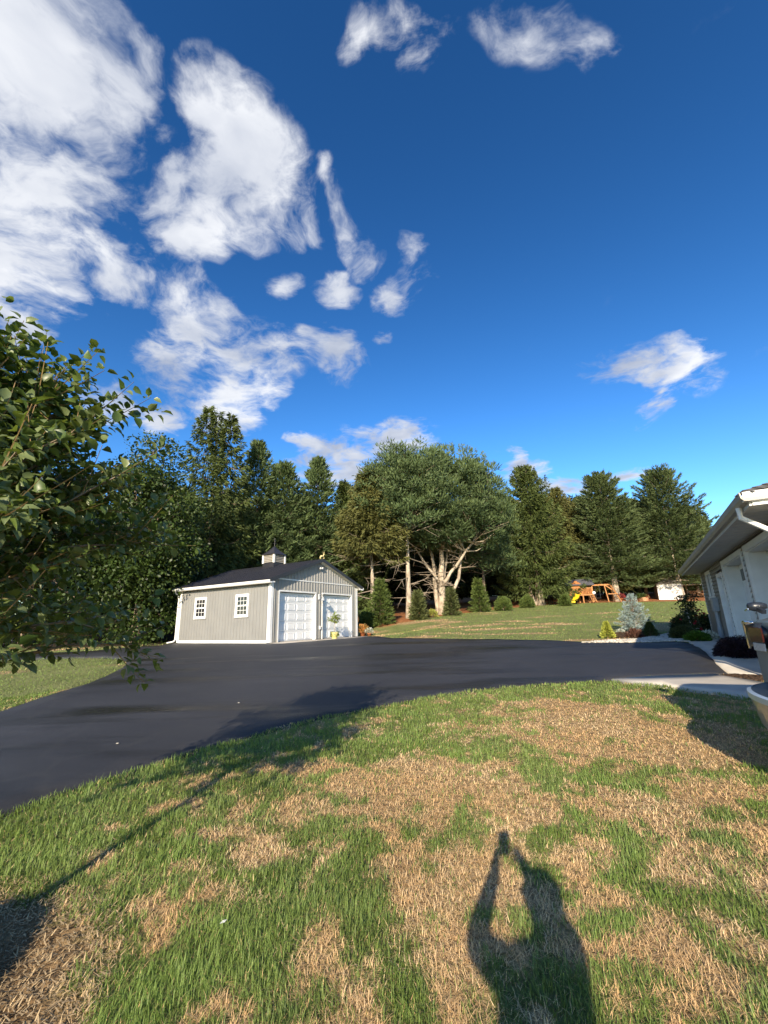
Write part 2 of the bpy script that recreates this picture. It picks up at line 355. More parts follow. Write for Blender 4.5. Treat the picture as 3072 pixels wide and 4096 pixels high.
wedge = polyg([(-250, 2645), (100, 2636), (340, 2629), (420, 2628), (475, 2633), (503, 2645), (507, 2658), (480, 2680), (430, 2705), (350, 2737), (170, 2792), (0, 2850), (-300, 2930), (-900, 3060)])
DRIVE = np.vstack([NEAR, walktop, farE, garE, backL, wedge])
apron = np.array([gloc(-.1, -1.02), gloc(7.5, -.97), gloc(7.9, -.3), gloc(7.9, .02), gloc(-.02, .02)])
WALK = polyg([(2445, 2724), (2600, 2711), (2860, 2702), (2890, 2709), (3007, 2728), (3300, 2780), (3400, 2900), (3010, 2797), (2820, 2768), (2655, 2746)])
HAPRON = np.array([ground(2756, 2572)[:2], ground(2926, 2699)[:2], hloc(11.6, -.02), hloc(3.1, -.02), hloc(2.6, -.9)])
def rough_edge(poly, step=.18, amp=.03, s=3):
    out = []
    n = len(poly)
    for i in range(n):
        a, b = poly[i], poly[(i + 1) % n]; L = np.linalg.norm(b - a); k = max(1, int(L / step))
        for j in range(k): out.append(a + (b - a) * j / k)
    out = np.array(out); ph = np.arange(len(out)) * .37
    return out + np.c_[(vnoise(ph, ph * 0, s) - .5), (vnoise(ph, ph * 0 + 5, s) - .5)] * 2 * amp
def sheet(name, poly, zoff, m, step=.5, kind='structure', smooth=True, thick=0.0):
    poly = np.asarray(poly); n = len(poly)
    x0, y0 = poly.min(0); x1, y1 = poly.max(0)
    gx, gy = np.meshgrid(np.arange(x0, x1, step), np.arange(y0, y1, step)); gx = gx.ravel() + .01; gy = gy.ravel() + .013
    k = inpoly(gx, gy, poly) & (polydist(gx, gy, np.vstack([poly, poly[:1]])) > step * .35)
    pts = [Vector(p) for p in poly] + [Vector(p) for p in np.c_[gx[k], gy[k]]]
    vo, eo, fo, *_ = delaunay_2d_cdt(pts, [(i, (i + 1) % n) for i in range(n)], [], 1, 1e-5)
    P = np.array([(v.x, v.y) for v in vo]); z = gz(P[:, 0], P[:, 1]) + zoff
    V = [(*p, q) for p, q in zip(P, z)]; Fs = [tuple(f) for f in fo]
    if thick > 0:
        cnt = {}
        for f in Fs:
            for a, b in zip(f, f[1:] + f[:1]): cnt[(a, b)] = 1
        base = len(V); V += [(a, b, c - thick) for a, b, c in V]
        for (a, b) in list(cnt):
            if (b, a) not in cnt: Fs.append((b, a, a + base, b + base))
    me = meshmix(name, V, Fs)
    bm = bmesh.new(); bm.from_mesh(me); bmesh.ops.delete(bm, geom=[v for v in bm.verts if not v.link_faces], context='VERTS'); bmesh.ops.recalc_face_normals(bm, faces=bm.faces)
    if sum(f.normal.z for f in bm.faces) < 0: bmesh.ops.reverse_faces(bm, faces=bm.faces)
    bm.to_mesh(me); bm.free()
    o = link(name, me, m, None, smooth); tag(o, kind=kind); return o

# ---- where the lawn is green, where it is burnt
def _blobs(lst):
    r = []
    for px, py, rx, ry, a in lst:
        c = ground(px, py); e = ground(px + rx, py); f = ground(px, py - ry); g = ground(px, min(py + ry, 4090))
        r.append((c[0], c[1], abs(e[0] - c[0]) + 1e-3, .5 * (abs(f[1] - c[1]) + abs(g[1] - c[1])) + 1e-3, a))
    return r
GB = _blobs([(1650, 3140, 380, 110, -.55), (1250, 3200, 220, 70, -.45), (2350, 2880, 330, 95, -.60), (2650, 2960, 300, 130, -.45), (2500, 3230, 330, 70, -.40), (1950, 3160, 260, 90, -.45), (1700, 3620, 190, 130, -.45), (2050, 3560, 130, 160, -.45), (900, 3560, 200, 130, -.40), (2380, 3560, 140, 130, -.35), (2900, 3420, 200, 140, -.25), (1290, 3800, 120, 220, -.35), (2500, 4000, 170, 120, -.25), (1000, 3330, 180, 80, -.35), (2200, 3290, 200, 50, -.35), (850, 4040, 250, 60, -.40), (2870, 3180, 200, 60, -.4),
  (1780, 3310, 110, 80, .55), (1620, 3320, 45, 60, .5), (1480, 3480, 110, 110, .5), (1500, 3800, 100, 220, .5), (2520, 3370, 95, 60, .5), (2300, 3110, 190, 60, .35), (2700, 3650, 190, 150, .45), (2950, 3850, 200, 220, .5), (1130, 3650, 160, 180, .35), (800, 3800, 230, 170, .45), (300, 3330, 420, 170, .6), (2420, 3680, 120, 150, .5), (2150, 3590, 110, 45, .5), (2200, 3900, 160, 90, .45), (2380, 2790, 260, 25, .4), (2760, 3330, 160, 70, .4), (1180, 3460, 60, 55, .4), (2250, 3340, 70, 50, .4), (1230, 3320, 60, 40, .35), (1750, 2990, 400, 60, .35), (2640, 2830, 70, 30, .35), (2480, 3000, 120, 30, .3), (2900, 3620, 150, 60, .4), (1650, 4000, 120, 120, .25), (600, 4050, 150, 80, .3)])
def green(x, y):
    x = np.asarray(x, float); y = np.asarray(y, float)
    g = .50 + (fbm(x * 3.4 + y * .3, y * 2.9, 21, 4) - .5) * 1.35 + (fbm(x * 10, y * 8, 31, 3) - .5) * 1.25
    for cx, cy, ax, ay, a in GB:
        g = g + .72 * a * np.exp(-(((x - cx) / ax) ** 2 + ((y - cy) / ay) ** 2) * 1.1)
    d = polydist(x, y, NEAR)
    g = g + .42 * np.clip(1 - d / 1.5, 0, 1)
    far = sstep(9, 12, np.hypot(x, y) + 0 * x)
    streak = fbm(x * .35 + y * .15, y * .9 - x * .2, 44, 4)
    gf = .80 - .10 * np.sin((x * .5 + y) * 2.6) - 1.8 * np.clip(streak - .50, 0, 1) * (1 + 1.2 * np.clip((32 - y) / 20, -.6, 1)) - .5 * np.clip(fbm(x * 1.2, y * 1.6, 51, 3) - .55, 0, 1)
    lw = sstep(-6, -7.5, x) * (y < 20)
    gf = np.where(lw > .5, .86 - 1.3 * np.clip(fbm(x * .7, y * .9, 61, 3) - .53, 0, 1), gf)
    return g * (1 - far) + gf * far
def mulchw(x, y):
    r = np.hypot(x - MOUND[0], y - MOUND[1]); return 1 - sstep(.72, .92, r + (fbm(x * 3.1, y * 3.1, 77, 3) - .5) * .5)
WOOD = np.array([[-90, 20], [-30, 24], [-14.5, 21], *[ground(*p)[:2] for p in [(560, 2588)]], gloc(-.5, 8.6), gloc(8.5, 8.6), *[ground(*p)[:2] for p in [(1430, 2512), (1500, 2497), (1640, 2479), (1800, 2455), (1950, 2437), (2110, 2423), (2200, 2415), (2450, 2407), (2800, 2402)]], [60, 52], [120, 50]])
def woods(x, y):
    x = np.asarray(x, float); yl = np.interp(x, WOOD[:, 0], WOOD[:, 1]) - 1.3 * sstep(-3, 0, x); return sstep(-.3, .5, y - yl + (fbm(x * .8, np.asarray(y) * .8, 15, 3) - .5) * 1.6)

def axis(dense, lo, hi, step, outer, gfac=1.13):
    a = list(np.arange(lo, hi + 1e-6, step)); s = step; v = lo; L = []
    while v > outer[0]: s *= gfac; v -= s; L.append(v)
    s = step; v = hi; R = []
    while v < outer[1]: s *= gfac; v += s; R.append(v)
    return np.array(L[::-1] + a + R)
xs = axis(0, -6.5, 6.5, .11, (-700, 700), 1.11)
ys = np.concatenate([axis(0, 1.4, 9, .10, (-300, 1.5), 1.12)[:-1], np.arange(9.1, 20, .2), np.arange(20, 64, .5), 64 + np.cumsum(.5 * 1.12 ** np.arange(1, 46))])
X, Y = np.meshgrid(xs, ys); Z = gz(X, Y) + lawnbump(X, Y)
g_ = np.clip(green(X, Y), 0, 1); wd = woods(X, Y); mu = mulchw(X, Y)
_n, _m = X.shape; idx = np.arange(_n * _m).reshape(_n, _m)
Fq = np.c_[idx[:-1, :-1].ravel(), idx[:-1, 1:].ravel(), idx[1:, 1:].ravel(), idx[1:, :-1].ravel()]
indr = inpoly(X, Y, DRIVE)
for P_ in (apron, WALK, HAPRON): indr |= inpoly(X, Y, P_)
indr = indr | np.roll(indr, 1, 0) | np.roll(indr, -1, 0) | np.roll(indr, 1, 1) | np.roll(indr, -1, 1)
Z = np.where(indr & (Y > 10), gz(X, Y) - .07, np.where(indr, gz(X, Y) - .03, Z))
gm = bpy.data.materials.new('lawn_ground'); gm.use_nodes = True; t = gm.node_tree; L = t.links.new; b = t.nodes['Principled BSDF']
def _at(n):
    a = t.nodes.new('ShaderNodeAttribute'); a.attribute_name = n; return a.outputs['Fac']
def _mix(f, a, c):
    m = t.nodes.new('ShaderNodeMixRGB')
    for i, v in enumerate((f, a, c)):
        if isinstance(v, (int, float)): m.inputs[i].default_value = v
        elif isinstance(v, tuple): m.inputs[i].default_value = (*v, 1)
        else: L(v, m.inputs[i])
    return m.outputs[0]
def _noise(sc, det=6, ro=.6, stretch=None):
    co = t.nodes.new('ShaderNodeTexCoord'); n = t.nodes.new('ShaderNodeTexNoise'); n.inputs['Scale'].default_value = sc; n.inputs['Detail'].default_value = det; n.inputs['Roughness'].default_value = ro
    v = co.outputs['Object']
    if stretch:
        mp = t.nodes.new('ShaderNodeMapping'); mp.inputs['Scale'].default_value = stretch; L(v, mp.inputs[0]); v = mp.outputs[0]
    L(v, n.inputs['Vector'])
    r = t.nodes.new('ShaderNodeMapRange'); r.inputs['From Min'].default_value = .3; r.inputs['From Max'].default_value = .7; L(n.outputs['Fac'], r.inputs['Value']); return r.outputs[0]
nf = _noise(26); nb = _noise(1.1, 4); nl = _noise(9)
straw = _mix(nf, (.21, .135, .065), (.52, .37, .195)); grn = _mix(nf, (.085, .108, .028), (.230, .250, .090)); grn = _mix(nb, grn, (.235, .245, .095))
c = _mix(_at('green'), straw, grn)
c = _mix(_at('mulch'), c, _mix(nl, (.16, .095, .045), (.40, .27, .14)))
c = _mix(_at('litter'), c, _mix(nl, (.22, .085, .034), (.46, .20, .085)))
c = _mix(_at('shaded_litter'), c, _mix(nl, (.030, .022, .014), (.075, .055, .034)))  # woods floor at the left: its shade is painted in as near-black litter
L(c, b.inputs['Base Color']); b.inputs['Roughness'].default_value = .95; b.inputs['Specular IOR Level'].default_value = .1
bp = t.nodes.new('ShaderNodeBump'); bp.inputs['Strength'].default_value = .9; bp.inputs['Distance'].default_value = .05; L(_noise(16, 8), bp.inputs['Height']); L(bp.outputs[0], b.inputs['Normal'])
gme = npmesh('ground', np.c_[X.ravel(), Y.ravel(), Z.ravel()], Fq, 4, dict(green=sstep(.38, .62, g_).ravel(), litter=(wd * sstep(-4, -1.5, X)).ravel(), shaded_litter=(wd * (1 - sstep(-4, -1.5, X))).ravel(), mulch=mu.ravel()))
tag(link('ground', gme, gm, None, True), kind='structure')

# ---- asphalt
am = bpy.data.materials.new('asphalt'); am.use_nodes = True; t = am.node_tree; L = t.links.new; b = t.nodes['Principled BSDF']
spk = _noise(140, 3, .7); swirl = _noise(.8, 7, .7, (.6, 1.8, 1)); big = _noise(.22, 3); streak = _noise(.5, 4, .55, (.35, 1.9, 1))
c = _mix(spk, (.017, .018, .022), (.042, .043, .050)); grit = _noise(38, 4, .75); c = _mix(grit, c, _mix(spk, (.026, .027, .031), (.062, .062, .068)))
c = _mix(swirl, c, _mix(spk, (.038, .039, .044), (.074, .073, .076)))
c = _mix(big, c, _mix(spk, (.014, .0145, .017), (.034, .034, .038)))
st = t.nodes.new('ShaderNodeMapRange'); st.inputs['From Min'].default_value = .52; st.inputs['From Max'].default_value = 1.0; L(streak, st.inputs['Value'])
c = _mix(st.outputs[0], c, (.014, .011, .007))
ve = t.nodes.new('ShaderNodeTexVoronoi'); ve.feature = 'DISTANCE_TO_EDGE'; ve.inputs['Scale'].default_value = .55
co = t.nodes.new('ShaderNodeTexCoord'); nw = t.nodes.new('ShaderNodeTexNoise'); nw.inputs['Scale'].default_value = .8; L(co.outputs['Object'], nw.inputs['Vector'])
ad = t.nodes.new('ShaderNodeVectorMath'); ad.operation = 'ADD'; L(co.outputs['Object'], ad.inputs[0]); L(nw.outputs['Color'], ad.inputs[1]); L(ad.outputs[0], ve.inputs['Vector'])
cr = t.nodes.new('ShaderNodeMapRange'); cr.inputs['From Min'].default_value = 0; cr.inputs['From Max'].default_value = .03; cr.inputs['To Min'].default_value = .22; cr.inputs['To Max'].default_value = 0; L(ve.outputs['Distance'], cr.inputs['Value'])
c = _mix(cr.outputs[0], c, (.062, .060, .056))
L(c, b.inputs['Base Color']); b.inputs['Specular IOR Level'].default_value = .35
rr = t.nodes.new('ShaderNodeMapRange'); rr.inputs['To Min'].default_value = .60; rr.inputs['To Max'].default_value = .20; L(st.outputs[0], rr.inputs['Value']); L(rr.outputs[0], b.inputs['Roughness'])
bp = t.nodes.new('ShaderNodeBump'); bp.inputs['Strength'].default_value = .55; bp.inputs['Distance'].default_value = .006; L(_noise(170, 3), bp.inputs['Height']); L(bp.outputs[0], b.inputs['Normal'])
sheet('driveway', rough_edge(DRIVE), .012, am, .45, thick=.06)

# ---- concrete
sheet('garage_apron', apron, .020, CONC, .5, thick=.08)
sheet('concrete_walk', WALK, .035, CONC, .4, thick=.10)
sheet('house_apron', HAPRON, .024, CONC, .5, thick=.10)
MULCH = mat('dark_mulch', (.030, .020, .014), (.075, .050, .034), 22, .95, .1, 1.0, 40)
MULCHT = mat('pale_mulch', (.30, .20, .11), (.16, .10, .055), 30, .95, .1, 1.0, 50)
bedA = polyg([(2890, 2707), (2928, 2702), (3060, 2708), (3130, 2735), (3007, 2726)])
sheet('mulch_bed', bedA, .03, MULCH, .3)
BED = polyg([(2455, 2552), (2462, 2534), (2530, 2526), (2610, 2528), (2650, 2540), (2560, 2556)])
sheet('mulch_bed', rough_edge(BED, .3, .08), .02, MULCH, .35)
GRAV = polyg([(2330, 2572), (2430, 2563), (2560, 2557), (2650, 2541), (2705, 2527), (2775, 2528), (2760, 2569), (2700, 2567), (2560, 2572)])
STONEB = mat('gravel_base', (.30, .27, .22), (.42, .39, .33), 25, .9, .2, .5, 60)
sheet('gravel_border', GRAV, .016, STONEB, .4)
bedH = np.array([hloc(-1.0, -1.6), hloc(1.2, -1.7), hloc(3.0, -.9), hloc(3.3, -.03), hloc(-.5, -.03)])
sheet('mulch_bed', bedH, .022, MULCH, .35)

def scatter_poly(poly, n, r):
    x0, y0 = poly.min(0); x1, y1 = poly.max(0); x = r.uniform(x0, x1, n * 4); y = r.uniform(y0, y1, n * 4); k = inpoly(x, y, poly); return x[k][:n], y[k][:n]
def stones(name, poly, n, size, m, label, cat, zo=.02):
    x, y = scatter_poly(poly, n, rng); k = len(x); z = gz(x, y) + zo
    base = np.array([(-1, -1, -.6), (1, -1, -.6), (1, 1, -.6), (-1, 1, -.6), (-.7, -.7, .6), (.7, -.7, .6), (.7, .7, .6), (-.7, .7, .6)])
    F0 = np.array([(0, 3, 2, 1), (4, 5, 6, 7), (0, 1, 5, 4), (1, 2, 6, 5), (2, 3, 7, 6), (3, 0, 4, 7)])
    a = rng.uniform(0, 6.28, k); s = size * rng.uniform(.6, 1.3, (k, 1, 3)) * np.array([1, .8, .6])
    B = base[None] * s * rng.uniform(.75, 1.2, (k, 8, 3)); c, sn = np.cos(a)[:, None], np.sin(a)[:, None]
    V = np.stack([B[..., 0] * c - B[..., 1] * sn + x[:, None], B[..., 0] * sn + B[..., 1] * c + y[:, None], B[..., 2] + z[:, None] + size * .25], -1)
    Fc = F0[None] + (np.arange(k) * 8)[:, None, None]
    o = link(name, npmesh(name, V.reshape(-1, 3), Fc.reshape(-1, 4), 4, dict(tint=np.repeat(rng.random(k), 8))), m); tag(o, label, cat, kind='stuff'); return o
GRAVM = leafmat('gravel_stone', (.34, .30, .24), (.66, .62, .54), None, .85, .2, 0)
stones('gravel', GRAV, 3600, .045, GRAVM, 'pale river gravel edging the driveway by the blue spruce', 'gravel')
CHIP = leafmat('mulch_chip', (.022, .015, .010), (.085, .055, .036), None, .9, .1, 0)
stones('mulch_chips', BED, 1500, .035, CHIP, 'dark mulch chips under the blue spruce', 'mulch')
stones('mulch_chips', bedA, 500, .03, CHIP, 'dark mulch strip between the two concrete slabs', 'mulch')

# ---- grass
def blademesh(P, az, lean, h, w, bend, tint):
    n = len(P); d = np.c_[np.cos(az), np.sin(az), np.zeros(n)]; s = np.c_[-np.sin(az), np.cos(az), np.zeros(n)]
    up = np.array([0, 0, 1.0]); sl, cl = np.sin(lean)[:, None], np.cos(lean)[:, None]
    l2 = np.clip(lean + bend, 0, 1.75); s2, c2 = np.sin(l2)[:, None], np.cos(l2)[:, None]
    h = h[:, None]; w = w[:, None]
    M = P + h * .55 * (d * sl + up * cl); T = M + h * .5 * (d * s2 + up * c2)
    V = np.stack([P - s * w, P + s * w, M - s * w * .75, M + s * w * .75, T], 1).reshape(-1, 3)
    F0 = np.array([(0, 1, 3), (0, 3, 2), (2, 3, 4)]); Fc = (F0[None] + (np.arange(n) * 5)[:, None, None]).reshape(-1, 3)
    return V, Fc, np.repeat(tint, 5)
def lawn_pts(n, r0, r1, p, amin, amax):
    u = rng.random(n); e = 2 - p; r = (r0 ** e + u * (r1 ** e - r0 ** e)) ** (1 / e); a = rng.uniform(amin, amax, n); return r * np.sin(a), r * np.cos(a)
def free(x, y):
    k = ~inpoly(x, y, DRIVE)
    for P in (WALK, HAPRON, BED, GRAV, bedA, apron): k &= ~inpoly(x, y, P)
    return k
GRASSM = leafmat('grass_blade', (.090, .142, .036), (.320, .395, .115), (.195, .280, .066), .5, .3, .35, 1.2)
STRAWM = leafmat('straw_blade', (.47, .295, .135), (.93, .715, .43), (.69, .455, .225), .7, .2, .2, 1.5)
x, y = lawn_pts(450000, 1.5, 11.5, 1.72, -1.15, 1.05)
k = free(x, y); x, y = x[k], y[k]; g = green(x, y); mw = mulchw(x, y)
isg = rng.random(len(x)) < .07 + .84 * sstep(.30, .68, g); keep = rng.random(len(x)) > np.clip(mw * 1.25, 0, 1)
z = gz(x, y) + lawnbump(x, y)
kg = np.where(isg & keep)[0]; r_ = np.hypot(x[kg], y[kg]); n = len(kg)
gv = np.clip(g[kg], 0, 1.2)
az = fbm(x[kg] * 1.3, y[kg] * 1.3, 91, 2) * 14 + rng.normal(0, 1.5, n)
h = (.030 + .034 * np.clip(gv - .4, 0, .6)) * rng.uniform(.6, 1.6, n) * (1 + .35 * (fbm(x[kg] * 5, y[kg] * 5, 71, 2) - .5))
V, Fc, T = blademesh(np.c_[x[kg], y[kg], z[kg] - .004], az, np.abs(rng.normal(.45, .35, n)), h, .00155 * (r_ / 2.5) ** .85 * rng.uniform(.8, 1.4, n), rng.uniform(.1, .9, n), np.clip(.30 + .5 * (fbm(x[kg] * 3, y[kg] * 3, 81, 3) - .5) + rng.normal(.12, .22, n), 0, 1))
tag(link('green_grass', npmesh('green_grass', V, Fc, 3, dict(tint=T)), GRASSM), 'green living tufts of the front lawn grass', 'grass', kind='stuff')
ks = np.where(~isg & keep)[0]; r_ = np.hypot(x[ks], y[ks]); n = len(ks)
V, Fc, T = blademesh(np.c_[x[ks], y[ks], z[ks] + rng.uniform(0, .012, n)], rng.uniform(0, 6.28, n), np.clip(rng.normal(1.12, .28, n), .2, 1.5), rng.uniform(.016, .046, n), .00108 * (r_ / 2.5) ** .85 * rng.uniform(.8, 1.5, n), rng.uniform(-.3, .6, n), np.clip(.5 + 1.1 * (fbm(x[ks] * 2.1, y[ks] * 2.1, 13, 4) - .5) + rng.normal(0, .26, n), 0, 1))
tag(link('dry_grass', npmesh('dry_grass', V, Fc, 3, dict(tint=T)), STRAWM), 'tan dead straw patches of the burnt front lawn', 'grass', kind='stuff')
# lawns beyond the drive: broader tufts
x, y = lawn_pts(135000, 9, 62, 1.05, -1.0, .80)
k = free(x, y) & (woods(x, y) < .3) & ((x * 0 + np.hypot(x, y)) > 9)
u = (x - GA[0]) * GD[0] + (y - GA[1]) * GD[1]; v = (x - GA[0]) * GL[0] + (y - GA[1]) * GL[1]; k &= rectdist(u, v, 0, GW, 0, GLEN) > .1
s = (x - HC[0]) * HS[0] + (y - HC[1]) * HS[1]; tt = (x - HC[0]) * HN[0] + (y - HC[1]) * HN[1]; k &= ~((s > -1) & (s < 14) & (tt > -.3) & (tt < 10)) & (y > 6)
k &= (polydist(x, y, np.vstack([NEAR])) > .6) & ~((x > -6) & (y < 11) & (x < 9))
x, y = x[k], y[k]; n = len(x); g = green(x, y); r_ = np.hypot(x, y)
isg = rng.random(n) < sstep(.25, .6, g)
for nm, sel, m, lb in (('green_grass', isg, GRASSM, 'mown green lawn on the slope beyond the driveway'), ('dry_grass', ~isg, STRAWM, 'straw coloured streaks in the mown lawn beyond the driveway')):
    n = int(sel.sum()); q = np.c_[x[sel], y[sel], gz(x[sel], y[sel])]
    V, Fc, T = blademesh(q, rng.uniform(0, 6.28, n), np.abs(rng.normal(.5, .3, n)), rng.uniform(.03, .07, n), .006 * (r_[sel] / 15) ** .9 * rng.uniform(.7, 1.4, n), rng.uniform(.1, .8, n), np.clip(rng.normal(.42, .25, n), 0, 1))
    tag(link(nm, npmesh(nm, V, Fc, 3, dict(tint=T)), m), lb, 'grass', kind='stuff')
# mulch on the mound round the young pear: long shreds
n = 14000; a = rng.uniform(0, 6.28, n); rr_ = np.sqrt(rng.random(n)) * .98; x = MOUND[0] + rr_ * np.cos(a); y = MOUND[1] + rr_ * np.sin(a)
P = np.c_[x, y, gz(x, y) + lawnbump(x, y) + rng.uniform(0, .02, n)]
V, Fc, T = blademesh(P, rng.uniform(0, 6.28, n), np.clip(rng.normal(1.3, .25, n), .4, 1.6), rng.uniform(.014, .045, n), rng.uniform(.0013, .0036, n), rng.uniform(-.2, .4, n), np.clip(sstep(.34, .70, rr_) * .75 + rng.normal(0, .15, n), 0, 1))
MSH = leafmat('mulch_shred', (.030, .021, .014), (.56, .41, .23), None, .9, .1, 0)
tag(link('mulch_shreds', npmesh('mulch_shreds', V, Fc, 3, dict(tint=T)), MSH), 'dark and tan wood mulch heaped round the young pear', 'mulch', kind='stuff')

# ================================================================== the detached garage
def ribprofile(a0, a1, minor=True):
    out = []; p = .2286; k0 = int(math.floor(a0 / p)) - 1; k1 = int(math.ceil(a1 / p)) + 1
    for k in range(k0, k1):
        o = k * p
        pts = [(0, 0), (.014, .028), (.046, .028), (.060, 0)]
        if minor: pts += [(.105, 0), (.112, .010), (.130, .010), (.137, 0), (.165, 0), (.172, .010), (.190, .010), (.197, 0)]
        out += [(o + a, h) for a, h in pts]
    def hat(a):
        xs_ = [q[0] for q in out]; hs_ = [q[1] for q in out]; return float(np.interp(a, xs_, hs_))
    r = [(a0, hat(a0))] + [q for q in out if a0 + 1e-4 < q[0] < a1 - 1e-4] + [(a1, hat(a1))]
    return r
def ribsheet(parent, name, m, a0, a1, zb, zt, put):
    """put(a, height, z) -> xyz;  zt is a number or a function of a"""
    pr = ribprofile(a0, a1, True); V = []; Fs = []
    for i, (a, h) in enumerate(pr):
        V += [put(a, h, zb(a) if callable(zb) else zb), put(a, h, zt(a) if callable(zt) else zt)]
        if i: k = 2 * i; Fs.append((k - 2, k, k + 1, k - 1))
    return link(name, meshmix(name, V, Fs), m, parent)
G = empty('garage_building', GA, math.pi / 2 - GYAW, 'detached taupe metal garage with black roof, two white doors and a cupola', 'garage')
RISE = 1.28; PIT = RISE / (GW / 2)
def zroof(x): return 4.36 - PIT * abs(x - GW / 2)
wx = .03
# wall core so that no light leaks
MB().prism([(wx, .0), (GW - wx, .0), (GW - wx, GH), (GW / 2, GH + RISE - .02), (wx, GH)], 'y', GLEN - .05, GLEN - .02).obj('rear_wall', TAUPE, G)
MB().box(GW - .03, GW, .02, GLEN - .02, .0, GH).obj('side_wall', TAUPE, G)
for k in range(8):                                                  # left wall sheets, sunlit
    a0, a1 = .08 + k * .885, min(.08 + (k + 1) * .885, GLEN - .08)
    ribsheet(G, 'siding_sheet', TAUPE, a0, a1, .10, GH - .02, lambda a, h, z: (-h, a, z))
# front wall sheets round the two door openings
D1, D2, DH = (.55, 3.33), (3.92, 6.71), 2.46
fr = lambda a, h, z: (a, -h, z)
for a0, a1, z0, z1 in [(.06, D1[0], .02, 3.06), (D1[1], D2[0], .02, 3.06), (D2[1], GW - .06, .02, 3.06), (D1[0], 1.48, DH, 3.06), (1.48, 2.41, DH, 3.06), (2.41, D1[1], DH, 3.06), (D2[0], 4.85, DH, 3.06), (4.85, 5.78, DH, 3.06), (5.78, D2[1], DH, 3.06)]:
    ribsheet(G, 'siding_sheet', TAUPE, a0, a1, z0, lambda a: min(z1, zroof(a) - .14), fr)
for k in range(8):
    a0, a1 = .35 + k * .83, min(.35 + (k + 1) * .83, GW - .35)
    ribsheet(G, 'gable_sheet', TAUPE, a0, a1, 3.06, lambda a: max(3.061, zroof(a) - .12), lambda a, h, z: (a, -h - .004, z))
MB().box(.30, GW - .30, -.035, -.001, 3.045, 3.10).obj('gable_trim', WHITE, G)
# corner posts, base trim
for x0, x1, y0, y1 in [(-.03, .0, -.0, .15), (-.03, .15, -.03, .0), (GW - .15, GW + .03, -.03, .0), (GW, GW + .03, .0, .15), (-.03, 0, GLEN - .15, GLEN + .02), (GW, GW + .03, GLEN - .15, GLEN + .02)]:
    MB().box(x0, x1, y0, y1, .0, GH - .01).obj('corner_trim', WHITE, G, bevel=.004)
MB().box(-.028, .02, .15, GLEN - .15, -.04, .11).obj('base_trim', WHITE, G)
MB().box(.02, GW - .02, .02, GLEN - .02, -.15, .012).obj('floor_slab', SLAB, G)
# roof sheets with ribs
OE, OG = .30, .25; Y0, Y1 = -OG, GLEN + OG
for side in (-1, 1):
    nS = 9; w = (Y1 - Y0) / nS
    for k in range(nS):
        pr = ribprofile(Y0 + k * w, Y0 + (k + 1) * w, False); V = []; Fs = []
        xe = GW / 2 + side * (GW / 2 + OE)
        for i, (a, h) in enumerate(pr):
            V += [(GW / 2, a, zroof(GW / 2) + h), (xe, a, zroof(xe) + h)]
            if i: q = 2 * i; Fs.append((q - 2, q, q + 1, q - 1))
        link('roof_sheet', meshmix('roof_sheet', V, Fs), BLACKROOF, G)
    # underside deck, front and rear soffit, rake trim
    MB().prism([(GW / 2, zroof(GW / 2) - .03), (xe, zroof(xe) - .03), (xe, zroof(xe) - .06), (GW / 2, zroof(GW / 2) - .06)], 'y', Y0 + .03, Y1 - .03).obj('roof_deck', WHITE, G)
    for ya, yb in ((Y0 + .012, -.005), (GLEN, Y1 - .012)):
        MB().prism([(GW / 2 + side * .0, zroof(GW / 2) - .085), (xe - side * .02, zroof(xe) - .085), (xe - side * .02, zroof(xe) - .115), (GW / 2, zroof(GW / 2) - .115)], 'y', ya, yb).obj('rake_soffit', WHITE, G)
    for yy in (Y0, Y1):
        MB().bar((GW / 2, yy, zroof(GW / 2) - .04), (xe, yy, zroof(xe) - .04), .03, .17).obj('rake_trim', BLACKROOF, G)
    # white frieze under the front soffit
    MB().bar((GW / 2, -.03, zroof(GW / 2) - .145), (xe - side * (OE + .25), -.03, zroof(xe - side * (OE + .25)) - .145), .02, .05).obj('frieze', WHITE, G)
    # gutter: fascia and half-round front
    xg = xe + side * .0
    g = MB().prism([(xg - side * .10, zroof(xe) - .17), (xg + side * .03, zroof(xe) - .17), (xg + side * .075, zroof(xe) - .12), (xg + side * .085, zroof(xe) - .02), (xg + side * .06, zroof(xe) - .02), (xg + side * .05, zroof(xe) - .10), (xg - side * .10, zroof(xe) - .10)], 'y', Y0 - .02, Y1 + .02).obj('gutter', WHITE, G)
    xa, xb = sorted((xg - side * .10, GW / 2 + side * (GW / 2 + .0)))
    MB().box(xa, xb, Y0 + .02, Y1 - .02, GH - .085, GH - .06).obj('eave_soffit', WHITE, G)
    MB().box(min(xa, xb) - .0, max(xa, xb) + .0, Y0 - .004, Y0 + .03, GH - .12, zroof(xe) - .08).obj('eave_return', WHITE, G)
MB().prism([(GW / 2 - .16, zroof(GW / 2 - .16) + .022), (GW / 2 + .16, zroof(GW / 2 + .16) + .022), (GW / 2, zroof(GW / 2) + .035)], 'y', Y0 - .01, Y1 + .01).obj('ridge_cap', BLACKROOF, G)
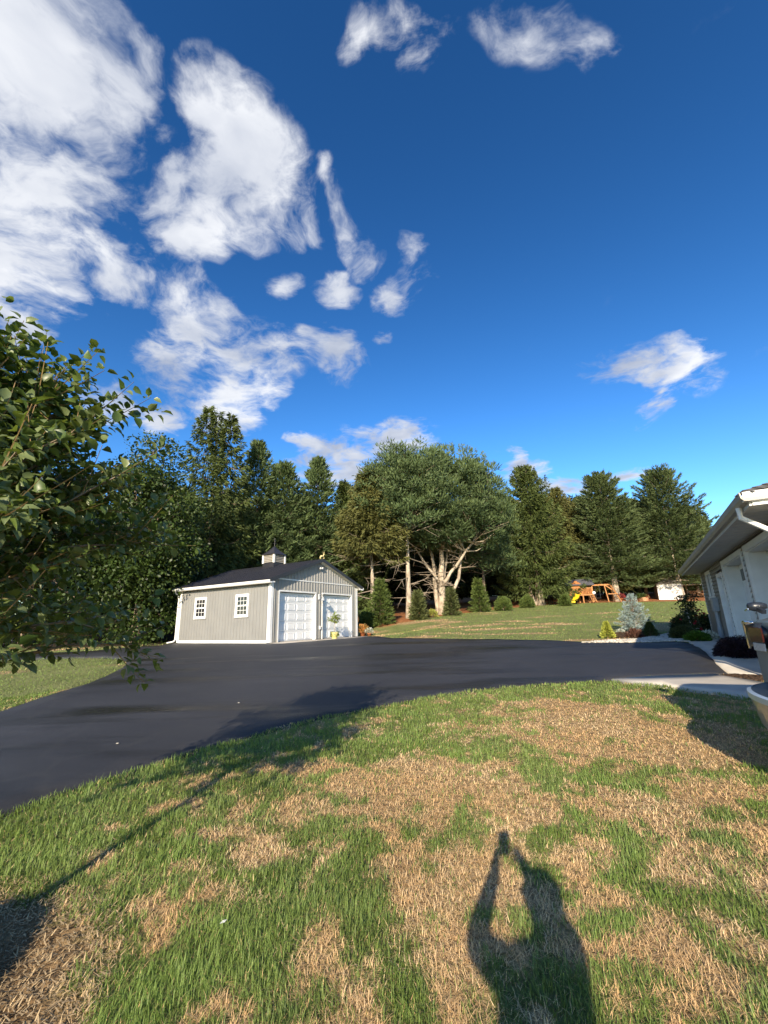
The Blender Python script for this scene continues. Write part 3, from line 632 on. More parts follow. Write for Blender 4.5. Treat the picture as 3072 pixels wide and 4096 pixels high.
# doors
DOORPANEL = None
def gdoor(x0, x1, zt, y, parent, m, rows=5, cols=4, dz=.035):
    """sectional door with raised panels; child of parent"""
    w = x1 - x0; sh = zt / rows
    dm = MB()
    for r in range(rows): dm.box(x0, x1, y, y + .045, r * sh + .004, (r + 1) * sh - .004)
    d = dm.obj('garage_door', m, parent)
    pw, ph = w / cols * .78, sh * .66; bvl = min(pw, ph) * .13
    pm = MB()
    o = [(-pw / 2, -ph / 2), (pw / 2, -ph / 2), (pw / 2, ph / 2), (-pw / 2, ph / 2)]; i_ = [(a * (1 - 2 * bvl / pw), b_ * (1 - 2 * bvl / ph)) for a, b_ in o]
    pts = [(a, .0, b_) for a, b_ in o] + [(a * .97, -.022, b_ * .96) for a, b_ in o] + [(a * .93, -.022, b_ * .90) for a, b_ in o] + [(a, -.006, b_) for a, b_ in i_] + [(a * .94, -.018, b_ * .92) for a, b_ in i_]
    pm.v = pts
    for k in range(4):
        for q in range(4): pm.f.append((k * 4 + q, k * 4 + (q + 1) % 4, (k + 1) * 4 + (q + 1) % 4, (k + 1) * 4 + q))
    pm.f.append((16, 17, 18, 19)); me = pm.mesh('door_panel')
    me.materials.append(m)
    for r in range(rows):
        for c_ in range(cols):
            p = link('door_panel', me, None, d); p.location = (x0 + w * (c_ + .5) / cols, y - .001, (r + .5) * sh)
    return d
for (a, b_) in (D1, D2):
    gdoor(a + .05, b_ - .05, DH - .05, .16, G, DOORW)
    MB().box(a - .05, a + .02, -.035, .20, .0, DH + .06).obj('door_jamb', WHITE, G, bevel=.004)
    MB().box(b_ - .02, b_ + .05, -.035, .20, .0, DH + .06).obj('door_jamb', WHITE, G, bevel=.004)
    MB().box(a + .02, b_ - .02, -.034, .20, DH - .02, DH + .058).obj('door_header', WHITE, G, bevel=.004)
    MB().box(a + .05, b_ - .05, .14, .22, -.0, .025).obj('door_seal', DARKM, G)
# windows on the left wall, six over six
def sixoversix(parent, y0, y1, z0, z1):
    f = MB(); tw = .10
    f.box(-.075, -.02, y0, y0 + tw, z0, z1).box(-.075, -.02, y1 - tw, y1, z0, z1).box(-.074, -.02, y0 + tw, y1 - tw, z1 - tw, z1).box(-.085, -.02, y0 - .01, y1 + .01, z0 - .01, z0 + tw)
    w = f.obj('window', WHITE, parent)
    a, b_ = y0 + tw, y1 - tw; zm = (z0 + z1) / 2; lo, hi = z0 + tw, z1 - tw
    for zz0, zz1, xx in ((lo, zm, -.05), (zm, hi, -.058)):
        s_ = MB(); e = .035
        s_.box(xx, xx + .02, a, a + e, zz0, zz1).box(xx, xx + .02, b_ - e, b_, zz0, zz1).box(xx - .001, xx + .019, a + e, b_ - e, zz0, zz0 + e).box(xx - .001, xx + .019, a + e, b_ - e, zz1 - e, zz1)
        pw = (b_ - a - 2 * e) / 3; ph = (zz1 - zz0 - 2 * e) / 2
        for k in (1, 2): s_.box(xx + .002, xx + .016, a + e + pw * k - .010, a + e + pw * k + .010, zz0 + e, zz1 - e)
        s_.box(xx + .003, xx + .015, a + e, b_ - e, zz0 + e + ph - .010, zz0 + e + ph + .010)
        s_.obj('sash', WHITE, w)
        for i in range(3):
            for j in range(2):
                q = MB().box(xx + .010, xx + .013, a + e + pw * i + .010, a + e + pw * (i + 1) - .010, zz0 + e + ph * j + .010, zz0 + e + ph * (j + 1) - .010).obj('pane', GLASSDK, w)
sixoversix(G, 1.49, 2.46, 1.24, 2.39); sixoversix(G, 4.81, 5.80, 1.24, 2.39)
# cupola
cx, cy, ch = GW / 2, 3.65, .45
cu = MB().prism([(cx - .47, zroof(cx - .47) - .05), (cx + .47, zroof(cx + .47) - .05), (cx + .47, 4.56), (cx - .47, 4.56)], 'y', cy - .47, cy + .47).obj('cupola', BLACKROOF, G)
cu.location = (0, 0, -.09)
MB().box(cx - .41, cx + .41, cy - .41, cy + .41, 4.56, 5.07).obj('cupola_core', DARKM, cu)
for sx in (-1, 1):
    for sy in (-1, 1):
        MB().box(cx + sx * .45 - .05, cx + sx * .45 + .05, cy + sy * .45 - .05, cy + sy * .45 + .05, 4.56, 5.09).obj('cupola_post', WHITE, cu)
for k in range(5):
    z = 4.60 + k * .095
    for s_ in (-1, 1):
        MB().prism([(cx + s_ * .415, z + .09), (cx + s_ * .465, z), (cx + s_ * .475, z + .012), (cx + s_ * .42, z + .10)], 'y', cy - .40, cy + .40).obj('louver', TAUPE2, cu)
        MB().prism([(cy + s_ * .415, z + .09), (cy + s_ * .465, z), (cy + s_ * .475, z + .012), (cy + s_ * .42, z + .10)], 'x', cx - .40, cx + .40).obj('louver', TAUPE2, cu)
r_ = MB(); e = .56; r_.v = [(cx - e, cy - e, 5.08), (cx + e, cy - e, 5.08), (cx + e, cy + e, 5.08), (cx - e, cy + e, 5.08)]
for k, (q, zz) in enumerate(((.36, 5.25), (.17, 5.45), (.02, 5.66))): r_.v += [(cx - q, cy - q, zz), (cx + q, cy - q, zz), (cx + q, cy + q, zz), (cx - q, cy + q, zz)]
for k in range(3):
    for q in range(4): r_.f.append((k * 4 + q, k * 4 + (q + 1) % 4, (k + 1) * 4 + (q + 1) % 4, (k + 1) * 4 + q))
r_.f += [(12, 13, 14, 15), (3, 2, 1, 0)]; r_.obj('cupola_roof', BLACKROOF, cu)
wv = MB().tube([(cx, cy, 5.64), (cx, cy, 6.18)], .012, 6).bar((cx - .16, cy, 5.84), (cx + .16, cy, 5.84), .012).bar((cx, cy - .16, 5.84), (cx, cy + .16, 5.84), .012).bar((cx - .20, cy - .12, 6.05), (cx + .20, cy + .12, 6.05), .014, .02)
wv.prism([(cx + .13, 6.0), (cx + .24, 6.05), (cx + .13, 6.10)], 'y', cy + .11, cy + .125).lathe([(.0, -.03), (.03, 0), (.0, .03)], 8, (cx, cy, 5.92)); wv.obj('weather_vane', DARKM, cu)
# twin flood light
fl = MB().box(3.60, 3.74, -.06, -.02, 3.84, 3.93).obj('flood_light', WHITE, G)
for sx in (-1, 1): MB().lathe([(.0, -.05), (.05, -.04), (.065, .02), (.06, .03), (.0, .03)], 12).obj('lamp_head', WHITE, fl).matrix_local = Matrix.Translation((3.67 + sx * .10, -.13, 3.87)) @ Matrix.Rotation(math.radians(115), 4, 'X') @ Matrix.Rotation(math.radians(20 * sx), 4, 'Y')
ob = MB().box(3.62, 3.75, -.08, -.02, .52, .70).obj('outlet_box', WHITE, G, bevel=.01)
# downspout at the rear left corner
MB().tube([(-.33, GLEN + .12, 2.86), (-.30, GLEN + .12, 2.74), (-.14, GLEN + .06, 2.58), (-.07, GLEN + .06, 2.40), (-.07, GLEN + .06, .18), (-.12, GLEN + .10, .06), (-.42, GLEN + .30, -.02)], .045, 8).obj('downspout', WHITE, G)
# golden deer on the ridge
T_ = Matrix.Translation(GA) @ Matrix.Rotation(math.pi / 2 - GYAW, 4, 'Z')
dl = T_ @ Vector((GW / 2, -.16, zroof(GW / 2) + .03)); deer = empty('deer_ornament', dl, math.pi / 2 - GYAW, 'small golden leaping deer ornament on the front peak of the garage roof', 'ornament')
dm = MB().tube([(-.13, 0, .15), (-.05, 0, .17), (.06, 0, .17), (.12, 0, .20)], [.03, .052, .048, .035], 8).tube([(.11, 0, .20), (.15, 0, .27), (.17, 0, .31)], [.035, .026, .022], 8).tube([(.16, 0, .31), (.205, 0, .305), (.235, 0, .29)], [.03, .024, .012], 8)
dm.obj('body', BRASS, deer, True)
for y in (-.03, .03):
    MB().tube([(.10, y, .16), (.15, y, .09), (.13, y, .02)], [.018, .012, .010], 6).obj('leg', BRASS, deer); MB().tube([(-.11, y, .14), (-.16, y, .08), (-.13, y, .0)], [.022, .013, .010], 6).obj('leg', BRASS, deer)
    MB().tube([(.155, y * .4, .335), (.14, y * 1.6, .40), (.17, y * 2., .45)], .006, 5).tube([(.142, y * 1.4, .385), (.18, y * 1.6, .42)], .005, 5).obj('antler', BRASS, deer)
# bell on a bracket beside the left door
bl = T_ @ Vector((3.64, -.02, 2.0)); bell = empty('wall_bell', bl, math.pi / 2 - GYAW, 'dark metal bell on a bracket between the two white garage doors', 'bell')
MB().box(-.11, .05, -.03, .0, .12, .42).obj('back_plate', WHITE, bell, bevel=.01)
MB().tube([(.0, -.03, .34), (.03, -.16, .38), (.05, -.22, .32), (.05, -.22, .27)], .014, 6).obj('bracket', DARKM, bell)
MB().lathe([(.03, .17), (.065, .15), (.085, .06), (.12, -.02), (.125, -.04), (.10, -.03), (.0, .05)], 14, (.05, -.22, .10)).obj('dome', GREYM, bell, True)
MB().tube([(.05, -.22, .10), (.05, -.22, -.12)], .012, 6).lathe([(.0, -.03), (.03, 0), (.0, .03)], 8, (.05, -.22, -.0)).obj('clapper', DARKM, bell)

# ================================================================== the house at the right
H = empty('house', HC, math.atan2(HS[1], HS[0]), 'beige clapboard house wing in shade with two white garage doors at the right', 'house')
HL, HD, HH = 13.4, 8.0, 2.47
MB().box(.02, HL - .02, .45, HD, -.6, HH).obj('wall_core', TAUPE2, H)
OPEN = [(1.60, 2.90, 1.31, 2.36), (4.36, 5.58, -1, 2.07), (5.76, 9.02, -1, 2.36), (9.30, 12.56, -1, 2.36)]
cz = .127; nC = int((HH + .38) / cz) + 1
for k in range(nC):
    z0 = -.38 + k * cz; z1 = min(z0 + cz + .012, HH)
    if z1 - z0 < .03: continue
    xs_ = [(.10, HL - .10)]
    for a, b_, q0, q1 in OPEN:
        if q0 < z1 and q1 > z0:
            ns = []
            for p0, p1 in xs_:
                if b_ <= p0 or a >= p1: ns.append((p0, p1)); continue
                if a > p0: ns.append((p0, a))
                if b_ < p1: ns.append((b_, p1))
            xs_ = ns
    for p0, p1 in xs_:
        if p1 - p0 > .03: MB().prism([(.025, z0), (.025, z1), (.004, z1), (-.042, z0 + .006), (-.042, z0)], 'x', p0, p1).obj('siding_board', TAUPE2, H)
for x in (0.0, HL - .10): MB().box(x, x + .10, -.04, .02, -.40, HH - .003).obj('corner_trim', SOFFIT, H)
def casing(a, b_, z0, z1, w=.10, dep=.05, sill=False):
    m_ = MB().box(a, a + w, -dep, .02, z0, z1).box(b_ - w, b_, -dep, .02, z0, z1).box(a + w, b_ - w, -dep + .001, .02, z1 - w, z1)
    if sill: m_.box(a - .03, b_ + .03, -dep - .03, .02, z0, z0 + w * .8)
    return m_
w_ = casing(1.60, 2.90, 1.31, 2.36, .13, .05, True).obj('window', WHITE, H)
MB().box(1.73, 2.77, .0, .015, 1.41, 2.23).obj('pane', GLASSDK, w_)
MB().box(2.235, 2.265, -.02, .016, 1.41, 2.23).obj('sash', WHITE, w_)
d_ = casing(4.36, 5.58, -.05, 2.07, .12, .06).obj('entry_door', WHITE, H)
REC = mat('door_grey', (.50, .52, .55), (.45, .47, .50), 2, .5, .3)
MB().box(4.47, 5.47, .10, .15, -.05, 1.96).obj('door_leaf', REC, d_); MB().box(4.47, 4.49, -.02, .15, -.05, 1.96).box(5.45, 5.47, -.02, .15, -.05, 1.96).box(4.49, 5.45, -.02, .15, 1.94, 1.96).obj('door_reveal', WHITE, d_)
MB().lathe([(.0, -.03), (.028, -.02), (.032, .01), (.012, .03), (.012, .06)], 10).obj('door_knob', BRASS, d_).matrix_local = Matrix.Translation((5.36, .05, .95)) @ Matrix.Rotation(math.pi / 2, 4, 'X')
for (a, b_) in ((5.76, 9.02), (9.30, 12.56)):
    fr_ = casing(a, b_, -.25, 2.36, .14, .05).obj('door_frame', WHITE, H)
    MB().box(a + .14, a + .16, .0, .42, -.25, 2.22).box(b_ - .16, b_ - .14, .0, .42, -.25, 2.22).box(a + .16, b_ - .16, .0, .42, 2.20, 2.22).obj('door_reveal', WHITE, fr_)
    dd = MB()
    for r in range(4): dd.box(a + .16, b_ - .16, .36, .40, -.25 + r * .6125 + .004, -.25 + (r + 1) * .6125 - .004)
    gd = dd.obj('garage_door', WHITE, fr_)
    for c_ in range(4):
        x0 = a + .30 + c_ * .70
        for q in range(4): MB().box(x0 + q * .13, x0 + q * .13 + .10, .345, .358, 1.72, 2.06).obj('pane', GLASSDK, fr_)
# service box and conduit beside the window
bx = MB().box(2.95, 3.48, -.20, -.03, .86, 1.34).obj('meter_box', GREYM, H, bevel=.01)
MB().tube([(3.30, -.12, .86), (3.30, -.12, .30)], .07, 10).tube([(3.30, -.12, .31), (3.30, -.12, -.20)], .085, 10).obj('conduit', GREYM, bx)
MB().box(2.55, 2.93, -.12, -.03, .98, 1.08).obj('cable_box', GREYM, bx)
# soffit, fascia, gutters
ox0, ox1, oy0, oy1 = -.45, 14.0, -.62, HD + .62
MB().box(ox0 + .02, ox1 - .02, oy0 + .02, .015, HH, HH + .03).box(HL - .02, ox1 - .02, .015, oy1, HH, HH + .03).obj('soffit', SOFFIT, H)
for k in range(40): MB().box(ox0 + .03 + k * .36, ox0 + .04 + k * .36, oy0 + .03, .0, HH - .004, HH).obj('soffit_seam', REC, H)
MB().box(ox0, ox1, oy0 - .02, oy0 + .02, HH - .02, HH + .20).obj('fascia', SOFFIT, H)
MB().box(ox1 - .02, ox1 + .02, oy0 + .02, oy1, HH - .02, HH + .20).obj('fascia', WHITE, H)
def gutprof(s_): return [(0, .04), (.07 * s_, .05), (.11 * s_, .10), (.12 * s_, .19), (.10 * s_, .19), (.09 * s_, .12), (0, .10)]
SHADE_TRIM = mat('shaded_trim', (.40, .37, .32), (.34, .31, .27), 3, .5)  # front gutter: its shade is put into the colour, the sunlit end stays white
MB().prism([(oy0 - .02 + a, HH + b_) for a, b_ in gutprof(-1)], 'x', ox0, ox1 + .12).obj('gutter', SHADE_TRIM, H)
MB().prism([(ox1 + .02 + a, HH + b_) for a, b_ in gutprof(1)], 'y', oy0 - .10, oy1).obj('gutter', WHITE, H)
MB().tube([(13.55, oy0 - .08, HH + .05), (13.55, oy0 - .08, HH - .12), (13.50, -.30, HH - .42), (13.45, -.09, HH - .55), (13.45, -.09, -.3)], .045, 8).obj('downspout', WHITE, H)
# hip roof in shingle courses
RS = .40; ez = HH + .20; yc = (oy0 + oy1) / 2; rz = ez + RS * (yc - oy0); run = yc - oy0
rf = MB(); rf.v = [(ox0, oy0, ez), (ox1, oy0, ez), (ox1, oy1, ez), (ox0, oy1, ez), (ox0 + run, yc, rz), (ox1 - run, yc, rz)]
rf.f = [(0, 1, 5, 4), (1, 2, 5), (2, 3, 4, 5), (3, 0, 4), (0, 3, 2, 1)]; roof = rf.obj('roof', SHINGLE, H)
ncr = 22
for k in range(ncr):
    t0, t1 = k / ncr * run, (k + 1) / ncr * run + .01
    for kind in (0, 1):
        m_ = MB(); zz0, zz1 = ez + RS * t0 + .022, ez + RS * t1 + .010
        if kind == 0: m_.quad((ox0 + t0, oy0 + t0, zz0), (ox1 - t0, oy0 + t0, zz0), (ox1 - t1, oy0 + t1, zz1), (ox0 + t1, oy0 + t1, zz1)); m_.quad((ox0 + t0, oy0 + t0, zz0 - .02), (ox1 - t0, oy0 + t0, zz0 - .02), (ox1 - t0, oy0 + t0, zz0), (ox0 + t0, oy0 + t0, zz0))
        else: m_.quad((ox1 - t0, oy0 + t0, zz0), (ox1 - t0, oy1 - t0, zz0), (ox1 - t1, oy1 - t1, zz1), (ox1 - t1, oy0 + t1, zz1)); m_.quad((ox1 - t0, oy0 + t0, zz0 - .02), (ox1 - t0, oy1 - t0, zz0 - .02), (ox1 - t0, oy1 - t0, zz0), (ox1 - t0, oy0 + t0, zz0))
        m_.obj('shingle_course', SHINGLE, roof)
cs = None
for k in range(26):
    t0 = k * .17; p = Vector((ox1 - t0, oy0 + t0, ez + RS * t0 + .045))
    if cs is None: cs = MB().prism([(-.15, -.05), (0, .015), (.15, -.05), (.14, -.06), (0, .0), (-.14, -.06)], 'x', -.11, .11).mesh('cap_shingle'); cs.materials.append(SHINGLE)
    o = link('cap_shingle', cs, None, roof); o.location = p; o.rotation_euler = (0, -math.atan(RS / math.sqrt(2)) + .06, math.radians(135))

# ================================================================== trees
def unit(v): return v / (np.linalg.norm(v, axis=-1, keepdims=True) + 1e-9)
class Leaves:
    """collects diamond blades"""
    def __init__(s): s.P = []; s.D = []; s.L = []; s.W = []; s.T = []
    def add(s, P, D, L, W, T):
        n = len(P); s.P.append(P); s.D.append(D); s.L.append(np.broadcast_to(L, n)); s.W.append(np.broadcast_to(W, n)); s.T.append(np.broadcast_to(T, n))
    def mesh(s, name, r):
        P = np.concatenate(s.P); D = unit(np.concatenate(s.D)); L = np.concatenate(s.L)[:, None]; Wd = np.concatenate(s.W)[:, None]; T = np.concatenate(s.T); n = len(P)
        S = unit(np.cross(D, r.normal(size=(n, 3)))); Nn = np.cross(S, D)
        mid = P + D * L * .45
        V = np.stack([P, mid + S * Wd * .5 + Nn * Wd * .12, P + D * L, mid - S * Wd * .5 + Nn * Wd * .12], 1).reshape(-1, 3)
        F0 = np.arange(n * 4).reshape(n, 4)
        return npmesh(name, V, F0, 4, dict(tint=np.repeat(np.clip(T, 0, 1), 4)))
def polyl(p, s):
    """points at parameters s (0..1) of polyline p (k,3)"""
    k = len(p) - 1; f = np.clip(s, 0, .9999) * k; i = f.astype(int); a = (f - i)[:, None]; return p[i] * (1 - a) + p[i + 1] * a, unit(p[i + 1] - p[i])
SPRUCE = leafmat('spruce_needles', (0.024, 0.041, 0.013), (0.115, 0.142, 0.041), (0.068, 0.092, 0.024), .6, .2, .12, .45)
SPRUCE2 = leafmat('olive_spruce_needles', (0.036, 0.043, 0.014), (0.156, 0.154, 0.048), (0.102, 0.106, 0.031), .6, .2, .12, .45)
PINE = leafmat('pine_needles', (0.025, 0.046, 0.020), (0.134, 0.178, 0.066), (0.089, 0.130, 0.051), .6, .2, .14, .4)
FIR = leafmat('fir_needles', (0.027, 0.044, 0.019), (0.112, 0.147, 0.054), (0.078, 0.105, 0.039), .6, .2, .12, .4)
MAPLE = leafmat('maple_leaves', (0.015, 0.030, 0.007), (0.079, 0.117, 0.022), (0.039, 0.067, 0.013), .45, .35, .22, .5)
SHADELEAF = leafmat('shaded_woods_needles', (.010, .016, .007), (.045, .058, .020), None, .7, .15, .1)  # spruce green darkened so the colour carries the shade inside the woods
def trunkmesh(H, r0, r1, r, lean=(0, 0), bend=.02, n=10, seg=14, top=.96):
    t = np.linspace(0, top, seg); p = np.c_[lean[0] * t + bend * H * .3 * np.sin(t * 5 + r.uniform(0, 6)) * t, lean[1] * t + bend * H * .3 * np.cos(t * 4 + r.uniform(0, 6)) * t, t * H - .15 * (t == 0)]
    rad = r0 * (1 - t / top) ** 1.25 + r1; rad[0] *= 1.45
    if seg > 1: rad[1] *= 1.08
    return p, rad
def conifer(name, base, H, R, kind, n, seed, label, cb=.08, group=None, bare=0.0, m=None, tm=None, prof=1.0, tops=1, blade=1.0, parts=True, rotz=0, droop=1.0, lean=(0, 0), deadn=0, r0=None):
    r = np.random.default_rng(seed)
    root = empty(name, base, rotz, label, 'tree' if H > 5 else 'shrub', group)
    tp, tr = trunkmesh(H, r0 or H * .016, .015, r, lean); tr = np.where(np.linspace(0, .96, 14) > cb + .06, tr * .38, tr); MB().tube(tp, tr, 9).obj('trunk', tm or BARK, root, True)
    lv = Leaves(); br = MB(); dead = MB(); nb = 0
    heads = [(0, 0, 1.0, 1.0)] if tops == 1 else [(-R * .16, 0, 1.0, 1.0), (R * .22, .1, .955, .85)]
    nbr = int(100 + H * 7)
    per = max(6, int(1.18 * n) // nbr)
    for b in range(nbr):
        hx, hy, hh, hr = heads[b % len(heads)] if b % 2 else heads[0]
        t = cb + (1 - cb) * (b + r.random()) / nbr; z = t * H * hh
        fr = (1 - t) / (1 - cb)
        if kind == 'spruce': ln = R * hr * (fr ** prof) * r.uniform(.72, 1.12) + .18; el = np.interp(fr, [0, .25, 1], [.75, .10, -.28]) + r.normal(0, .09)
        elif kind == 'fir': ln = R * hr * (fr ** (prof * .85)) * r.uniform(.75, 1.1) + .2; el = np.interp(fr, [0, .3, 1], [.7, .22, -.12]) + r.normal(0, .1)
        else: ln = R * hr * (np.clip(4 * fr * (1.12 - fr * .75), 0, 1) ** .65 if prof > 0 else fr ** .6) * r.uniform(.55, 1.12) + .25; el = np.interp(fr, [0, .35, 1], [.95, .42, .05]) + r.normal(0, .16)
        az = b * 2.399963 + r.normal(0, .3); d = np.array([math.cos(az), math.sin(az), 0])
        o = polyl(tp, np.array([min(t, .95)]))[0][0] + np.array([hx * min(1, fr < .5), hy, 0]) * (1 if t > .55 else 0); o[2] = z
        q = np.linspace(0, 1, 7)[:, None]; sag = (-.20 if kind == 'spruce' else -.05 if kind == 'fir' else .10) * droop * ln
        P = o + d * q * ln * math.cos(el) + np.array([0, 0, 1]) * (q * ln * math.sin(el) + sag * np.sin(q * math.pi) + (.10 * ln * q ** 3 if kind != 'pine' else .12 * ln * q ** 2))
        if (ln > .6 and (b % (2 if kind == 'pine' else 3) == 0)): br.tube(P[:6], np.linspace(.012 * H * .12 + .02, .008, 6), 4, False); nb += 1
        k = max(4, int(per * (.35 + .65 * ln / (R + .01)) * 1.25)); side = np.array([-d[1], d[0], 0])
        if kind == 'pine':
            nc = max(2, int(ln / .42)); s0 = np.sort(r.uniform(.30, 1.0, nc)); cp, ct = polyl(P, s0)
            cp = cp + side * (r.normal(0, 1, (nc, 1)) * ln * .22 * (1.15 - s0[:, None])) + np.array([0, 0, 1]) * r.uniform(-.1, .25, (nc, 1))
            per_c = max(5, k // nc); rad = .42 + .22 * r.random(nc)
            for c_, cr in zip(cp, rad):
                v = unit(r.normal(size=(per_c, 3)) + np.array([0, 0, .55]) + d * .35); pos = c_ + v * cr * r.random((per_c, 1)) * np.array([1.35, 1.35, .75])
                dd = unit(v + np.array([0, 0, .5]) + r.normal(0, .3, (per_c, 3)))
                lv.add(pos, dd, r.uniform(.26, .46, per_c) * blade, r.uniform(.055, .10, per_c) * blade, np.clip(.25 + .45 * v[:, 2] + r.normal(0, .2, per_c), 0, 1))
        else:
            s0 = r.uniform(.12, 1.0, k) ** .8; cp, ct = polyl(P, s0); sg = np.sign(r.normal(size=(k, 1)))
            w = np.clip(.34 * ln * (1.05 - s0) ** .7 + .06, .05, 1.3) * r.random(k) ** .6
            hang = (.55 if kind == 'spruce' else .10) * droop
            pos = cp + side * sg * w[:, None] * .95 - np.array([0, 0, 1]) * (hang * w * r.uniform(.3, 1.3, k) + (.22 * r.random(k) * min(1, ln / 1.5) if kind == 'spruce' else 0))[:, None] + r.normal(0, .05, (k, 3))
            dd = unit(ct * .75 + side * sg * r.uniform(.1, .9, (k, 1)) + np.array([0, 0, 1]) * ((-.75 * droop if kind == 'spruce' else .12) + r.normal(0, .3, (k, 1))))
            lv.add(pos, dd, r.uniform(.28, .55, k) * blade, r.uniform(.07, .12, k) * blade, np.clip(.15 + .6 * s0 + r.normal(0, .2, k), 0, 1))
    if kind != 'pine':                                               # inner twigs that hide the stem
        k = n // 9; t = cb + .03 + (.95 - cb) * r.random(k) ** 1.3; a = r.uniform(0, 6.28, k); rr = (.05 + .30 * r.random(k)) * R * ((1 - t) / (1 - cb)) ** .7 + .05
        c0_ = polyl(tp, np.minimum(t, .95))[0]
        lv.add(np.c_[c0_[:, 0] + rr * np.cos(a), c0_[:, 1] + rr * np.sin(a), t * H], unit(np.c_[np.cos(a), np.sin(a), r.normal(-.3, .4, k)]), r.uniform(.3, .5, k) * blade, r.uniform(.08, .13, k) * blade, r.random(k) * .5)
    # leader tip
    k = 40; s0 = r.random(k); tipz = H * (1 - .07 * s0)
    for hx, hy, hh, hr in heads:
        a = r.uniform(0, 6.28, k); rr = .22 * s0 * R * .35 + .03
        lv.add(np.c_[tp[-1][0] + hx + rr * np.cos(a), tp[-1][1] + hy + rr * np.sin(a), tipz * hh], unit(np.c_[np.cos(a) * .5, np.sin(a) * .5, np.full(k, .8)]), .30 * blade, .07 * blade, r.uniform(.2, .9, k))
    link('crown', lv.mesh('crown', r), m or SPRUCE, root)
    if nb: tag(br.obj('limbs', tm or BARK, root), kind='stuff')
    for i in range(deadn):                                          # bare dead branches below the crown
        t = r.uniform(.10, max(cb + .06, .16)); az = r.uniform(0, 6.28); ln = r.uniform(.8, 3.0); o = polyl(tp, np.array([t]))[0][0]
        d = np.array([math.cos(az), math.sin(az), r.uniform(-.35, .25)]); q = np.linspace(0, 1, 5)[:, None]
        P = o + d * q * ln + np.array([0, 0, 1]) * (q ** 2 * ln * r.uniform(-.1, .3)); bw = MB().tube(P, np.linspace(.045, .012, 5), 5, False)
        for j in range(int(r.integers(2, 5))):
            s_ = r.uniform(.3, .9); o2 = polyl(P, np.array([s_]))[0][0]; d2 = d + r.normal(0, .6, 3); bw.tube([o2, o2 + d2 * ln * .2, o2 + d2 * ln * .38 + np.array([0, 0, .05])], [.02, .013, .006], 4, False)
        bw.obj('dead_branch', TWIG, root)
    return root
def copytree(src, loc, rz, sc, label, group=None):
    c = src.copy(); COL.objects.link(c); c.location = loc; c.rotation_euler = (0, 0, rz); c.scale = (sc, sc, sc); c['label'] = label
    if group: c['group'] = group
    for ch in list(src.children):
        d = ch.copy(); COL.objects.link(d); d.parent = c
    return c
def tree_at(px, Y, top_px):
    """base point on the ground at column px and depth Y, and the height that reaches top pixel row"""
    b = gpt(px, Y); t = at_depth(px, top_px, Y); return b, t[2] - b[2]
def broadleaf(name, base, H, crown_c, crown_r, n, seed, label, m, lsize=.16, lobes=26):
    r = np.random.default_rng(seed); root = empty(name, base, 0, label, 'tree')
    tp, tr = trunkmesh(crown_c[2] + crown_r[2] * .5, H * .02, .03, r, (crown_c[0] * .6, crown_c[1] * .6)); MB().tube(tp, tr, 9).obj('trunk', BARK, root, True)
    lv = Leaves(); br = MB(); cc_ = np.array(crown_c); cr = np.array(crown_r)
    for i in range(lobes):
        v = unit(r.normal(size=3)[None])[0]; v[2] = v[2] * 1.05; c_ = cc_ + v * cr * r.uniform(.45, .85); rad = cr.mean() * r.uniform(.24, .38)
        o = polyl(tp, np.array([r.uniform(.35, .95)]))[0][0]; md = (o + c_) / 2 + np.array([0, 0, -.05 * H]); br.tube([o, md, c_], [.07, .05, .02], 5, False)
        k = n // lobes; u = unit(r.normal(size=(k, 3))); pos = c_ + u * rad * (r.random((k, 1)) ** .35) * np.array([1.15, 1.15, .8])
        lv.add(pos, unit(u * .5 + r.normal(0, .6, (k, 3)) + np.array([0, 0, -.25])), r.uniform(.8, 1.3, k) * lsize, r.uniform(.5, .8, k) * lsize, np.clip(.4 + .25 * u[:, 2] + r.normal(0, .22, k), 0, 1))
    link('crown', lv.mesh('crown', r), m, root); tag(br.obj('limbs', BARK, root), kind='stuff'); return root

# ---- front row from left to right (px column, depth, top row)
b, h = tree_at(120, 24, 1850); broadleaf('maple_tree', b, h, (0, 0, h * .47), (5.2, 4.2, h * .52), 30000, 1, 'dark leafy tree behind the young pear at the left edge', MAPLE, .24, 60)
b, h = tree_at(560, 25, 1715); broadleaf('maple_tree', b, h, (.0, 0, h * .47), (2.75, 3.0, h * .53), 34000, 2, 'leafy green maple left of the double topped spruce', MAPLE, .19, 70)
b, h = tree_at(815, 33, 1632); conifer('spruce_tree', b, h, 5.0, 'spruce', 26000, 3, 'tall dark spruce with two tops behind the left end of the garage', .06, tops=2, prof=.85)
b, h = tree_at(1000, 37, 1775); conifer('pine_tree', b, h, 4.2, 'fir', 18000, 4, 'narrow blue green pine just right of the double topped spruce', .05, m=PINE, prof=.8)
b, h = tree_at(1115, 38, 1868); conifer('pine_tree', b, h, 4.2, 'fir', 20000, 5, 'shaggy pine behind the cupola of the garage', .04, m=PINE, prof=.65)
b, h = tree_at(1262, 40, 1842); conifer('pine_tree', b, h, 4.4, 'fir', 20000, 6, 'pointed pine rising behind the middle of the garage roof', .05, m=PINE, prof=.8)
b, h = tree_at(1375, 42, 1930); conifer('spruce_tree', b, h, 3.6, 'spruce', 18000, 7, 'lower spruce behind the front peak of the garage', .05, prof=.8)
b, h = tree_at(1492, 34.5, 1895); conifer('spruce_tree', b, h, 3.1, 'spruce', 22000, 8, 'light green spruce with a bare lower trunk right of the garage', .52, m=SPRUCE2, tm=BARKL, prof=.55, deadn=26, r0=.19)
b, h = tree_at(1400, 44, 1950); conifer('spruce_tree', b, h, 3.4, 'spruce', 12000, 28, 'dark spruce in the second row behind the garage corner', .30, prof=.8, droop=.7)
